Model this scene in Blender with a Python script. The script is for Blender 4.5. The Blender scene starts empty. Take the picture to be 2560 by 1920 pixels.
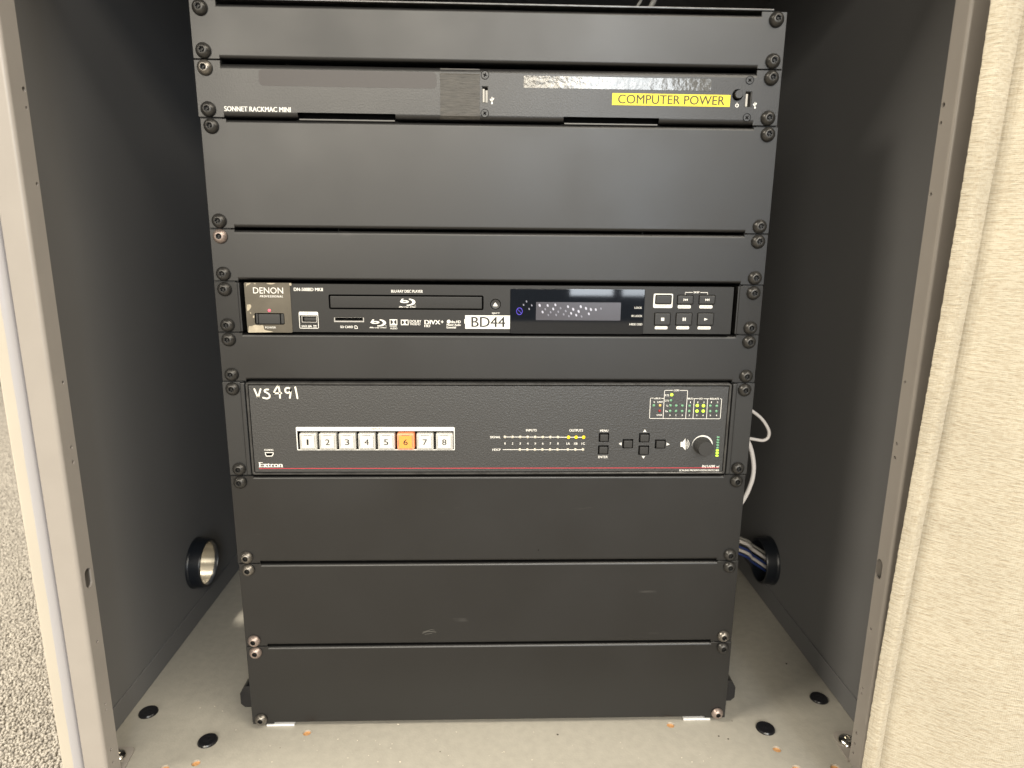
import bpy, bmesh, math, random
import numpy as np
from mathutils import Vector, Matrix, Euler
R = math.radians
random.seed(7)
rng = np.random.default_rng(11)
sc = bpy.context.scene
COL = sc.collection

# ------------------------------------------------------------------ camera, light, exposure
FPX = 1658.646
CAM = Vector((-0.00157, -0.58825, 0.48503))
EUL = Euler((R(77.44264), R(-0.55868), R(-1.81295)), 'XYZ')
cd = bpy.data.cameras.new('camera')
cam = bpy.data.objects.new('camera', cd); COL.objects.link(cam)
cam.location = CAM; cam.rotation_euler = EUL
cd.sensor_width = 36.0; cd.lens = 36.0 * FPX / 2560.0
cd.clip_start = 0.01; cd.clip_end = 100
cd.dof.use_dof = True; cd.dof.focus_distance = 0.60; cd.dof.aperture_fstop = 7.0
sc.camera = cam

w = bpy.data.worlds.new('World'); sc.world = w; w.use_nodes = True
bg = w.node_tree.nodes['Background']
bg.inputs['Color'].default_value = (1.0, 0.93, 0.82, 1); bg.inputs['Strength'].default_value = 0.03

def area(name, loc, target, sx, sy, power, color, spread=180):
    l = bpy.data.lights.new(name, 'AREA'); l.shape = 'RECTANGLE'; l.size = sx; l.size_y = sy
    l.energy = power; l.color = color; l.spread = R(spread)
    o = bpy.data.objects.new(name, l); COL.objects.link(o); o.location = loc
    o.rotation_euler = (Vector(target) - Vector(loc)).to_track_quat('-Z', 'Y').to_euler()
    return o
WARM = (1.0, 0.91, 0.76)
COOL = (0.86, 0.93, 1.0)
# daylight through the two panes of the window behind the photographer
area('window_or_fill_light', (0.545, -3.0, 1.12), (0.545, 0, 1.12), 0.235, 1.86, 17, COOL)
area('window_or_fill_light', (0.815, -3.0, 1.12), (0.815, 0, 1.12), 0.20, 1.86, 13, COOL)
# luminous ceiling fields of the room, in three rows, and one lamp off to the left
for cx, cy, cw, pw_ in ((2.2, -1.1, 3.2, 95), (1.0, -3.0, 3.0, 110), (-0.9, -5.2, 4.0, 280), (-0.7, -7.5, 4.0, 270)):
    area('ceiling_lamp', (cx, cy, 2.3), (cx, cy, 0), cw, 1.0, pw_, WARM)
area('window_or_fill_light', (-1.7, -4.2, 1.35), (-1.7, 0, 1.35), 1.8, 1.7, 54, (1.0, .93, .80))  # added fill, no window known here; brightens left panels and right wall
area('ceiling_lamp', (-1.7, 0.16, 2.25), (-1.7, 0.16, 0), 0.5, 0.5, 120, WARM)
area('ceiling_lamp', (-2.3, -0.8, 2.25), (-2.3, -0.8, 0), 0.6, 1.2, 120, WARM)

vs = sc.view_settings
vs.view_transform = 'Standard'; vs.look = 'None'; vs.gamma = 1.0; vs.use_curve_mapping = False
vs.exposure = 0.16

# ------------------------------------------------------------------ materials
def new_mat(name):
    m = bpy.data.materials.new(name); m.use_nodes = True
    return m, m.node_tree, m.node_tree.nodes['Principled BSDF']
def mat(name, col, rough=0.5, metal=0.0, spec=0.5, var=0.0, vscale=8.0, bump=0.0, bscale=900.0, rvar=0.0, coat=0.0, stretch=None, ior=1.5):
    m, nt, p = new_mat(name)
    p.inputs['Base Color'].default_value = (*col, 1); p.inputs['Roughness'].default_value = rough
    p.inputs['Metallic'].default_value = metal; p.inputs['Specular IOR Level'].default_value = spec
    p.inputs['Coat Weight'].default_value = coat; p.inputs['IOR'].default_value = ior
    tc = nt.nodes.new('ShaderNodeTexCoord'); src = tc.outputs['Object']
    if stretch:
        mp = nt.nodes.new('ShaderNodeMapping'); mp.inputs['Scale'].default_value = stretch
        nt.links.new(src, mp.inputs['Vector']); src = mp.outputs['Vector']
    if var > 0 or rvar > 0:
        n = nt.nodes.new('ShaderNodeTexNoise'); n.inputs['Scale'].default_value = vscale; n.inputs['Detail'].default_value = 6
        nt.links.new(src, n.inputs['Vector'])
        if var > 0:
            r = nt.nodes.new('ShaderNodeMapRange'); r.inputs['From Min'].default_value = 0.3; r.inputs['From Max'].default_value = 0.7
            r.inputs['To Min'].default_value = 1 - var; r.inputs['To Max'].default_value = 1 + var
            nt.links.new(n.outputs['Fac'], r.inputs['Value'])
            mx = nt.nodes.new('ShaderNodeMix'); mx.data_type = 'RGBA'; mx.blend_type = 'MULTIPLY'; mx.inputs[0].default_value = 1
            mx.inputs[6].default_value = (*col, 1)
            nt.links.new(r.outputs[0], mx.inputs[7]); nt.links.new(mx.outputs[2], p.inputs['Base Color'])
        if rvar > 0:
            r2 = nt.nodes.new('ShaderNodeMapRange'); r2.inputs['From Min'].default_value = 0.3; r2.inputs['From Max'].default_value = 0.7
            r2.inputs['To Min'].default_value = rough - rvar; r2.inputs['To Max'].default_value = rough + rvar
            nt.links.new(n.outputs['Fac'], r2.inputs['Value']); nt.links.new(r2.outputs[0], p.inputs['Roughness'])
    if bump > 0:
        n2 = nt.nodes.new('ShaderNodeTexNoise'); n2.inputs['Scale'].default_value = bscale; n2.inputs['Detail'].default_value = 3
        nt.links.new(src, n2.inputs['Vector'])
        b = nt.nodes.new('ShaderNodeBump'); b.inputs['Strength'].default_value = bump; b.inputs['Distance'].default_value = 0.0006
        nt.links.new(n2.outputs['Fac'], b.inputs['Height']); nt.links.new(b.outputs['Normal'], p.inputs['Normal'])
    return m
def glow(name, col, e, strength, rough=0.3):
    m, nt, p = new_mat(name)
    p.inputs['Base Color'].default_value = (*col, 1); p.inputs['Roughness'].default_value = rough
    p.inputs['Emission Color'].default_value = (*e, 1); p.inputs['Emission Strength'].default_value = strength
    return m

M = {}
def panel_mat():
    # black powder coat: smudges in the gloss, a few finger marks and pale scuffs in the coat
    m, nt, p = new_mat('black_powder_coat')
    N, L = nt.nodes, nt.links
    tc = N.new('ShaderNodeTexCoord'); oi = N.new('ShaderNodeObjectInfo')
    add = N.new('ShaderNodeVectorMath'); add.operation = 'MULTIPLY_ADD'
    L.new(oi.outputs['Random'], add.inputs[0]); add.inputs[1].default_value = (3, 5, 7); L.new(tc.outputs['Object'], add.inputs[2])
    n1 = N.new('ShaderNodeTexNoise'); n1.inputs['Scale'].default_value = 9; n1.inputs['Detail'].default_value = 5; L.new(add.outputs[0], n1.inputs['Vector'])
    n2 = N.new('ShaderNodeTexNoise'); n2.inputs['Scale'].default_value = 22; n2.inputs['Detail'].default_value = 7; n2.inputs['Roughness'].default_value = .65; L.new(add.outputs[0], n2.inputs['Vector'])
    mp = N.new('ShaderNodeMapping'); mp.inputs['Scale'].default_value = (18, 18, 90); mp.inputs['Rotation'].default_value = (0, 0.25, 0); L.new(add.outputs[0], mp.inputs['Vector'])
    n3 = N.new('ShaderNodeTexNoise'); n3.inputs['Scale'].default_value = 1; n3.inputs['Detail'].default_value = 4; L.new(mp.outputs[0], n3.inputs['Vector'])
    sc1 = N.new('ShaderNodeMapRange'); sc1.inputs['From Min'].default_value = .72; sc1.inputs['From Max'].default_value = .80; L.new(n3.outputs['Fac'], sc1.inputs['Value'])
    mix = N.new('ShaderNodeMix'); mix.data_type = 'RGBA'; mix.inputs[6].default_value = (.006, .006, .0062, 1); mix.inputs[7].default_value = (.035, .034, .033, 1)
    L.new(sc1.outputs[0], mix.inputs[0])
    sm = N.new('ShaderNodeMapRange'); sm.inputs['From Min'].default_value = .35; sm.inputs['From Max'].default_value = .72; sm.inputs['To Min'].default_value = .9; sm.inputs['To Max'].default_value = 1.12
    L.new(n2.outputs['Fac'], sm.inputs['Value'])
    mu = N.new('ShaderNodeMix'); mu.data_type = 'RGBA'; mu.blend_type = 'MULTIPLY'; mu.inputs[0].default_value = 1
    L.new(mix.outputs[2], mu.inputs[6]); L.new(sm.outputs[0], mu.inputs[7]); L.new(mu.outputs[2], p.inputs['Base Color'])
    rr = N.new('ShaderNodeMapRange'); rr.inputs['From Min'].default_value = .3; rr.inputs['From Max'].default_value = .7; rr.inputs['To Min'].default_value = .36; rr.inputs['To Max'].default_value = .48
    L.new(n1.outputs['Fac'], rr.inputs['Value']); L.new(rr.outputs[0], p.inputs['Roughness'])
    n4 = N.new('ShaderNodeTexNoise'); n4.inputs['Scale'].default_value = 1500; L.new(tc.outputs['Object'], n4.inputs['Vector'])
    b = N.new('ShaderNodeBump'); b.inputs['Strength'].default_value = .10; b.inputs['Distance'].default_value = .0003
    L.new(n4.outputs['Fac'], b.inputs['Height']); L.new(b.outputs[0], p.inputs['Normal'])
    p.inputs['IOR'].default_value = 1.64
    return m
M['panel'] = panel_mat()
M['rack'] = mat('rack_black', (.018, .018, .018), .5, var=.1)
M['void'] = mat('inner_black', (.004, .004, .004), .8, spec=.1)
M['screw'] = mat('screw_black_oxide', (.055, .053, .050), .36, metal=.6, rvar=.06, vscale=300, var=.2)
M['screw_rust'] = mat('screw_bared', (.34, .275, .245), .42, metal=.7, var=.3, vscale=500)
M['screw_steel'] = mat('screw_worn', (.20, .185, .165), .36, metal=.8, var=.3, vscale=500)
M['socket'] = mat('screw_socket', (.02, .02, .02), .4, metal=.5)
M['shelf'] = mat('shelf_coat', (.011, .0107, .011), .39, bump=.16, bscale=700, ior=1.62, rvar=.03)
M['bd'] = mat('player_black', (.013, .0127, .0124), .44, bump=.06, bscale=1600, ior=1.5)
M['bdgloss'] = mat('player_button', (.028, .028, .028), .42)
M['film'] = mat('logo_plate_film', (.13, .117, .095), .36, metal=.7, var=.15, vscale=40)
M['film_worn'] = mat('logo_plate_bare', (.42, .37, .28), .4, var=.2, vscale=200)
M['acryl'] = mat('display_acrylic', (.008, .010, .014), .035, spec=.5, rvar=.01)
M['vfd'] = mat('display_glass', (.066, .064, .078), .22)
M['ext'] = mat('switcher_coat', (.020, .021, .0225), .40, bump=.42, bscale=620, ior=1.85)
M['extear'] = mat('switcher_ear', (.020, .0205, .021), .42, bump=.1, bscale=1200, ior=1.62)
M['bezel'] = mat('bezel_worn_edge', (.09, .09, .09), .30, metal=.6, var=.25, vscale=120)
M['white'] = mat('white_print', (.82, .81, .77), .5)
M['offwhite'] = mat('white_paint_pen', (.85, .83, .74), .5)
M['blacktext'] = mat('black_print', (.012, .012, .012), .5)
M['greytext'] = mat('grey_print', (.20, .20, .19), .5)
M['olive'] = mat('label_print', (.045, .036, .006), .5)
M['yellow'] = mat('yellow_label', (.84, .69, .04), .5)
M['wlabel'] = mat('white_label', (.85, .85, .80), .35)
M['silver'] = mat('silver_strip', (.15, .148, .142), .13, metal=.35, bump=.40, bscale=150, var=.12, vscale=60)
M['gaffer'] = mat('gaffer_tape', (.050, .046, .040), .55, bump=.6, bscale=420, var=.3, vscale=300, stretch=(.35, 1, 1.6), spec=.6)
M['residue'] = mat('glue_residue', (.060, .055, .055), .50, spec=.5)
M['lip'] = mat('slot_edge_metal', (.13, .128, .125), .5, metal=.3)
M['alu'] = mat('bare_aluminium', (.55, .54, .52), .35, metal=.9)
M['usbwhite'] = mat('usb_tongue', (.48, .465, .43), .5)
M['cap'] = mat('button_cap', (.52, .515, .49), .25, coat=.5)
M['capinner'] = mat('button_insert', (.68, .67, .635), .45, var=.05, vscale=260)
M['cap_on'] = glow('button_cap_lit', (.55, .27, .15), (1.0, .24, .07), .42)
M['capinner_on'] = glow('button_insert_lit', (.55, .25, .06), (1.0, .33, .05), .55)
M['key'] = mat('rubber_key', (.028, .028, .028), .5)
M['knob'] = mat('knob_rubber', (.030, .030, .030), .55, bump=.2, bscale=900)
M['led_off'] = mat('led_unlit', (.62, .58, .48), .25)
M['led_green'] = mat('led_green_unlit', (.16, .36, .22), .2)
M['led_amber'] = mat('led_amber_unlit', (.70, .50, .14), .2)
M['led_red'] = mat('led_red_unlit', (.30, .018, .022), .2)
M['led_yel'] = glow('led_yellow_lit', (.9, .6, 0), (1.0, .72, .0), 1.0)
M['led_lime'] = glow('led_green_lit', (.5, .8, .05), (.62, 1.0, .06), 1.1)
M['led_pow'] = glow('led_red_lit', (.8, .1, .15), (1.0, .10, .18), .9)
M['redline'] = mat('red_stripe', (.52, .045, .065), .4)
M['vfd_blue'] = glow('display_indicator', (.05, .03, .3), (.10, .06, .75), .45)
M['refl_dot'] = glow('reflected_dot', (.3, .3, .34), (.62, .62, .74), .38)  # this glow and its dim twin stand in for reflected spots
M['refl_dim'] = glow('reflected_dot_dim', (.15, .15, .18), (.5, .5, .62), .16)
M['wall'] = mat('cabinet_grey_laminate', (.158, .158, .160), .6, var=.04, vscale=5, spec=.3)
M['post'] = mat('cabinet_beige_metal', (.335, .308, .281), .32, var=.03, vscale=30)
M['cream'] = mat('cream_edge_band', (.47, .432, .368), .35, var=.03, vscale=14)
M['trim'] = mat('lilac_edge_trim', (.40, .39, .405), .35)
M['floor'] = mat('cabinet_floor_board', (.385, .366, .32), .55, var=.06, vscale=110, bump=.35, bscale=420)
M['wood'] = mat('raw_chipboard', (.62, .33, .14), .8, var=.3, vscale=300)
M['plastic'] = mat('black_plastic', (.010, .010, .012), .25)
M['grom'] = mat('grommet_plastic', (.008, .010, .014), .3)
M['gromin'] = mat('grommet_liner', (.22, .20, .16), .25, metal=.5)
M['chrome'] = mat('zinc_bolt', (.75, .72, .66), .22, metal=1.0)
M['bracket'] = mat('bracket_metal', (.34, .31, .28), .42)
M['scuff'] = mat('scuffed_coat', (.085, .082, .075), .6)
M['scratch'] = mat('scratched_coat', (.022, .022, .022), .55)
M['pad'] = mat('white_pad', (.82, .82, .82), .6)
M['cablew'] = mat('white_cable', (.58, .55, .53), .45)
M['cableb'] = mat('blue_cable', (.015, .035, .16), .45)
M['cableg'] = mat('grey_cable', (.22, .215, .20), .5)
M['crumb'] = mat('crumbs', (.05, .045, .035), .8)
M['crumbw'] = mat('pale_crumbs', (.75, .7, .6), .7)

def fabric_mat():
    m, nt, p = new_mat('cream_slub_linen')
    N, L = nt.nodes, nt.links
    tc = N.new('ShaderNodeTexCoord')
    def noise(scale, detail=3):
        mp = N.new('ShaderNodeMapping'); mp.inputs['Scale'].default_value = scale; L.new(tc.outputs['UV'], mp.inputs['Vector'])
        n = N.new('ShaderNodeTexNoise'); n.inputs['Scale'].default_value = 1; n.inputs['Detail'].default_value = detail
        L.new(mp.outputs[0], n.inputs['Vector']); return n
    slub = noise((105, 600, 1), 5); weft = noise((330, 620, 1), 3); dark = noise((120, 620, 1), 2); broad = noise((9, 16, 1), 3)
    a = N.new('ShaderNodeValToRGB'); a.color_ramp.elements[0].position = .36; a.color_ramp.elements[0].color = (.37, .318, .235, 1)
    a.color_ramp.elements[1].position = .56; a.color_ramp.elements[1].color = (.475, .433, .345, 1)
    ad = N.new('ShaderNodeMath'); ad.operation = 'ADD'; mu = N.new('ShaderNodeMath'); mu.operation = 'MULTIPLY'; mu.inputs[1].default_value = .5
    L.new(slub.outputs['Fac'], ad.inputs[0]); L.new(weft.outputs['Fac'], ad.inputs[1]); L.new(ad.outputs[0], mu.inputs[0]); L.new(mu.outputs[0], a.inputs['Fac'])
    d = N.new('ShaderNodeMapRange'); d.inputs['From Min'].default_value = .71; d.inputs['From Max'].default_value = .80; L.new(dark.outputs['Fac'], d.inputs['Value'])
    mx = N.new('ShaderNodeMix'); mx.data_type = 'RGBA'; mx.inputs[7].default_value = (.24, .18, .11, 1)
    L.new(d.outputs[0], mx.inputs[0]); L.new(a.outputs[0], mx.inputs[6])
    br = N.new('ShaderNodeMapRange'); br.inputs['From Min'].default_value = .3; br.inputs['From Max'].default_value = .7; br.inputs['To Min'].default_value = .90; br.inputs['To Max'].default_value = 1.04
    L.new(broad.outputs['Fac'], br.inputs['Value'])
    m2 = N.new('ShaderNodeMix'); m2.data_type = 'RGBA'; m2.blend_type = 'MULTIPLY'; m2.inputs[0].default_value = 1
    L.new(mx.outputs[2], m2.inputs[6]); L.new(br.outputs[0], m2.inputs[7]); L.new(m2.outputs[2], p.inputs['Base Color'])
    p.inputs['Roughness'].default_value = .9; p.inputs['Specular IOR Level'].default_value = .15; p.inputs['Sheen Weight'].default_value = .2
    w1 = N.new('ShaderNodeTexWave'); w1.bands_direction = 'Y'; w1.inputs['Scale'].default_value = 240; w1.inputs['Distortion'].default_value = 2.5; w1.inputs['Detail'].default_value = 2
    w2 = N.new('ShaderNodeTexWave'); w2.bands_direction = 'X'; w2.inputs['Scale'].default_value = 240; w2.inputs['Distortion'].default_value = 2.5
    L.new(tc.outputs['UV'], w1.inputs['Vector']); L.new(tc.outputs['UV'], w2.inputs['Vector'])
    s = N.new('ShaderNodeMath'); s.operation = 'ADD'; L.new(w1.outputs['Fac'], s.inputs[0]); L.new(w2.outputs['Fac'], s.inputs[1])
    s2 = N.new('ShaderNodeMath'); s2.operation = 'MULTIPLY_ADD'; s2.inputs[1].default_value = 2.6; sw_ = N.new('ShaderNodeMath'); sw_.operation = 'MULTIPLY'; sw_.inputs[1].default_value = .22; L.new(s.outputs[0], sw_.inputs[0]); L.new(mu.outputs[0], s2.inputs[0]); L.new(sw_.outputs[0], s2.inputs[2])
    b = N.new('ShaderNodeBump'); b.inputs['Strength'].default_value = .7; b.inputs['Distance'].default_value = .0007
    L.new(s2.outputs[0], b.inputs['Height']); L.new(b.outputs[0], p.inputs['Normal'])
    return m
M['fabric'] = fabric_mat()
M['carpet'] = mat('carpet_backing', (.215, .20, .178), .95, var=.45, vscale=240, bump=1.0, bscale=220, spec=.1)
def pile_mat():
    m, nt, p = new_mat('carpet_loops')
    N, L = nt.nodes, nt.links
    tc = N.new('ShaderNodeTexCoord'); n = N.new('ShaderNodeTexNoise'); n.inputs['Scale'].default_value = 230; n.inputs['Detail'].default_value = 3
    L.new(tc.outputs['Object'], n.inputs['Vector'])
    a = N.new('ShaderNodeValToRGB'); a.color_ramp.elements[0].position = .36; a.color_ramp.elements[0].color = (.19, .176, .158, 1)
    a.color_ramp.elements[1].position = .55; a.color_ramp.elements[1].color = (.335, .315, .283, 1)
    L.new(n.outputs['Fac'], a.inputs['Fac']); L.new(a.outputs[0], p.inputs['Base Color'])
    p.inputs['Roughness'].default_value = .95; p.inputs['Specular IOR Level'].default_value = .1
    return m
M['pile'] = pile_mat()

# ------------------------------------------------------------------ helpers
ROT = EUL.to_matrix()
def ray(u, v): return ROT @ Vector(((u - 1280) / FPX, -(v - 960) / FPX, -1.0))
def at_y(u, v, y=0.0):
    d = ray(u, v); return CAM + d * ((y - CAM.y) / d.y)
def at_x(u, v, x):
    d = ray(u, v); return CAM + d * ((x - CAM.x) / d.x)
def at_z(u, v, z):
    d = ray(u, v); return CAM + d * ((z - CAM.z) / d.z)
# measurements were read off enlarged views of the photograph: (left, top, pixels per reading)
V = dict(a=(600, 690, 320/2212), b=(800, 690, 320/2212), c=(1060, 690, 320/2212), d=(1260, 690, 360/2212), e=(1580, 690, 320/2212),
         f=(540, 940, 320/2042), g=(720, 1050, 440/2212), h=(1200, 1050, 300/2212), i=(1460, 1050, 440/2212), j=(1600, 950, 300/2212),
         k=(520, 150, 320/2212), l=(1080, 150, 320/2212), m=(1700, 150, 300/2212), q1=(640, 0, 640/2212), q2=(1280, 0, 640/2212))
def pt(k, x, y, dep=0.0):
    c = V[k]; p = at_y(c[0] + x * c[2], c[1] + y * c[2], dep); return (p.x, p.z)
def rect(k, x0, y0, x1, y1, dep=0.0):
    xm, ym = (x0 + x1) / 2, (y0 + y1) / 2
    return (pt(k, x0, ym, dep)[0], pt(k, x1, ym, dep)[0], pt(k, xm, y1, dep)[1], pt(k, xm, y0, dep)[1])

WLOC = {}
def finish(me, smooth=True, ang=35):
    if smooth:
        me.polygons.foreach_set('use_smooth', [True] * len(me.polygons)); me.set_sharp_from_angle(angle=R(ang))
    me.update()
def wn(o):
    m = o.modifiers.new('weighted_normals', 'WEIGHTED_NORMAL'); m.keep_sharp = True; m.weight = 100; m.mode = 'FACE_AREA'
def obj(name, bm, material, parent=None, loc=None, smooth=True, ang=35, recalc=True):
    """one mesh object from a bmesh in world coordinates"""
    base = Vector(loc) if loc is not None else (WLOC[parent.name] if parent else Vector((0, 0, 0)))
    if recalc: bmesh.ops.recalc_face_normals(bm, faces=bm.faces)
    bmesh.ops.translate(bm, verts=bm.verts, vec=-base)
    me = bpy.data.meshes.new(name); bm.to_mesh(me); bm.free()
    finish(me, smooth, ang)
    me.materials.append(M[material] if isinstance(material, str) else material)
    o = bpy.data.objects.new(name, me); COL.objects.link(o)
    if parent: o.parent = parent
    o.location = base - (WLOC[parent.name] if parent else Vector((0, 0, 0)))
    if smooth: wn(o)
    WLOC[o.name] = base
    return o
def inst(name, me, material, parent, loc, rot=(0, 0, 0), scale=1.0):
    o = bpy.data.objects.new(name, me); COL.objects.link(o)
    base = WLOC[parent.name] if parent else Vector((0, 0, 0))
    if parent: o.parent = parent
    o.location = Vector(loc) - base; o.rotation_euler = rot
    o.scale = (scale,) * 3 if not isinstance(scale, tuple) else scale
    if not len(me.materials): me.materials.append(None)
    o.material_slots[0].link = 'OBJECT'; o.material_slots[0].material = M[material]
    if name == 'face_plate': wn(o)
    WLOC[o.name] = Vector(loc)
    return o
def tag(o, label=None, cat=None, group=None, kind=None):
    if label: o['label'] = label
    if cat: o['category'] = cat
    if group: o['group'] = group
    if kind: o['kind'] = kind
    return o
def thing(name, loc, label, cat, group=None):
    o = bpy.data.objects.new(name, None); COL.objects.link(o); o.location = loc; o.empty_display_size = .02
    WLOC[o.name] = Vector(loc)
    return tag(o, label, cat, group)

def box(bm, x0, x1, y0, y1, z0, z1, bev=0.0, seg=2):
    r = bmesh.ops.create_cube(bm, size=1)
    for v in r['verts']: v.co = Vector((x0 + (v.co.x + .5) * (x1 - x0), y0 + (v.co.y + .5) * (y1 - y0), z0 + (v.co.z + .5) * (z1 - z0)))
    if bev > 0:
        es = list({e for v in r['verts'] for e in v.link_edges})
        bmesh.ops.bevel(bm, geom=es, offset=bev, segments=seg, profile=.5, affect='EDGES')
def rr(x0, x1, z0, z1, r, n=4):
    p = []
    for cx, cz, a0 in ((x1 - r, z1 - r, 0), (x0 + r, z1 - r, 90), (x0 + r, z0 + r, 180), (x1 - r, z0 + r, 270)):
        for i in range(n + 1):
            a = R(a0 + 90 * i / n); p.append((cx + r * math.cos(a), cz + r * math.sin(a)))
    return p
def rc(x0, x1, z0, z1): return [(x0, z0), (x1, z0), (x1, z1), (x0, z1)]
def circ(cx, cz, r, n=20): return [(cx + r * math.cos(2 * math.pi * i / n), cz + r * math.sin(2 * math.pi * i / n)) for i in range(n)]
MAPS = {'xz': lambda a, b, c: Vector((a, c, b)), 'yz': lambda a, b, c: Vector((c, a, b)), 'xy': lambda a, b, c: Vector((a, b, c))}
def plate(bm, outer, holes=(), d0=0.0, d1=0.002, mp='xz', back=True, hole_depth=None):
    """a sheet of thickness d0..d1 with real openings; mp says which plane the outline lies in"""
    f = MAPS[mp]
    loops = [outer] + list(holes)
    for d in ((d0, d1) if back else (d0,)):
        edges = []
        for lp in loops:
            vs_ = [bm.verts.new(f(a, b, d)) for a, b in lp]
            edges += [bm.edges.new((vs_[i], vs_[(i + 1) % len(vs_)])) for i in range(len(vs_))]
        bmesh.ops.triangle_fill(bm, edges=edges, use_beauty=True, use_dissolve=False)
    for i, lp in enumerate(loops):
        dd = hole_depth if (i and hole_depth is not None) else d1
        a_ = [bm.verts.new(f(a, b, d0)) for a, b in lp]; b_ = [bm.verts.new(f(a, b, dd)) for a, b in lp]
        for k in range(len(lp)): bm.faces.new((a_[k], a_[(k + 1) % len(lp)], b_[(k + 1) % len(lp)], b_[k]))
    bmesh.ops.remove_doubles(bm, verts=bm.verts, dist=1e-6)
def flat(bm, pts, y, holes=()):
    """printed mark: a flat outline in the x-z plane"""
    edges = []
    for lp in [pts] + list(holes):
        vs_ = [bm.verts.new((a, y, b)) for a, b in lp]
        edges += [bm.edges.new((vs_[i], vs_[(i + 1) % len(vs_)])) for i in range(len(vs_))]
    bmesh.ops.triangle_fill(bm, edges=edges, use_beauty=True, use_dissolve=False)
def ribbon(bm, pts, wd, y):
    """pen stroke with round ends"""
    pts = [Vector((p[0], p[1])) for p in pts]
    L_, R_ = [], []
    for i, p in enumerate(pts):
        t = (pts[min(i + 1, len(pts) - 1)] - pts[max(i - 1, 0)]).normalized(); n = Vector((-t.y, t.x)) * wd / 2
        L_.append(p + n); R_.append(p - n)
    for i in range(len(pts) - 1):
        bm.faces.new([bm.verts.new((q.x, y, q.y)) for q in (L_[i], L_[i + 1], R_[i + 1], R_[i])])
    for p in (pts[0], pts[-1]):
        bm.faces.new([bm.verts.new((a, y - 2e-6, b)) for a, b in circ(p.x, p.y, wd / 2, 10)])
def smooth_pts(pts, n=5):
    out = []
    for i in range(len(pts) - 1):
        p0, p1, p2, p3 = (Vector(pts[max(i - 1, 0)]), Vector(pts[i]), Vector(pts[i + 1]), Vector(pts[min(i + 2, len(pts) - 1)]))
        for k in range(n):
            t = k / n
            out.append(.5 * ((2 * p1) + (p2 - p0) * t + (2 * p0 - 5 * p1 + 4 * p2 - p3) * t * t + (3 * p1 - p0 - 3 * p2 + p3) * t ** 3))
    out.append(Vector(pts[-1])); return out
def lathe(bm, prof, n=20, star=None):
    """revolve (radius, depth) about the -y axis; star(i, r) can reshape a ring"""
    rings = []
    for k, (r, h) in enumerate(prof):
        if r < 1e-7: rings.append([bm.verts.new((0, -h, 0))]); continue
        rings.append([bm.verts.new(((star(k, r, 2 * math.pi * i / n) if star else r) * math.cos(2 * math.pi * i / n), -h,
                                    (star(k, r, 2 * math.pi * i / n) if star else r) * math.sin(2 * math.pi * i / n))) for i in range(n)])
    for a, b in zip(rings, rings[1:]):
        for i in range(n):
            j = (i + 1) % n
            if len(a) == 1 and len(b) == 1: continue
            if len(b) == 1: bm.faces.new((a[i], a[j], b[0]))
            elif len(a) == 1: bm.faces.new((a[0], b[j], b[i]))
            else: bm.faces.new((a[i], a[j], b[j], b[i]))
def mesh_of(name, bm, ang=35):
    bmesh.ops.recalc_face_normals(bm, faces=bm.faces)
    me = bpy.data.meshes.new(name); bm.to_mesh(me); bm.free(); finish(me, True, ang); return me
TXT = {}
def text_mesh(s, bold=0.0, shear=0.0, spacing=1.0):
    key = (s, bold, shear, spacing)
    if key not in TXT:
        cu = bpy.data.curves.new('t', 'FONT'); cu.body = s; cu.offset = bold; cu.shear = shear; cu.space_character = spacing; cu.resolution_u = 3
        o = bpy.data.objects.new('t', cu); me = o.to_mesh()
        co = np.array([v.co[:2] for v in me.vertices]); fs = [tuple(p.vertices) for p in me.polygons]
        o.to_mesh_clear(); bpy.data.objects.remove(o); bpy.data.curves.remove(cu)
        TXT[key] = (co, fs)
    return TXT[key]
def text(bm, s, box_, y, bold=0.012, shear=0.0, spacing=1.0):
    """lettering fitted into a box (x0, x1, z0, z1) on the plane y"""
    co, fs = text_mesh(s, 0.0, shear, spacing)
    mn, mx = co.min(0), co.max(0)
    x0, x1, z0, z1 = box_
    dx = max(bold, 0) * 1.9; sx = (x1 - x0) / (mx[0] - mn[0] + dx); sz = (z1 - z0) / (mx[1] - mn[1])
    for k in range(2 if dx > 0 else 1):        # a heavier face is the same letter printed twice, a hair apart
        vs_ = [bm.verts.new((x0 + (c[0] - mn[0] + k * dx) * sx, y - k * 3e-6, z0 + (c[1] - mn[1]) * sz)) for c in co]
        for f in fs:
            try: bm.faces.new([vs_[i] for i in f])
            except ValueError: pass
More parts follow.
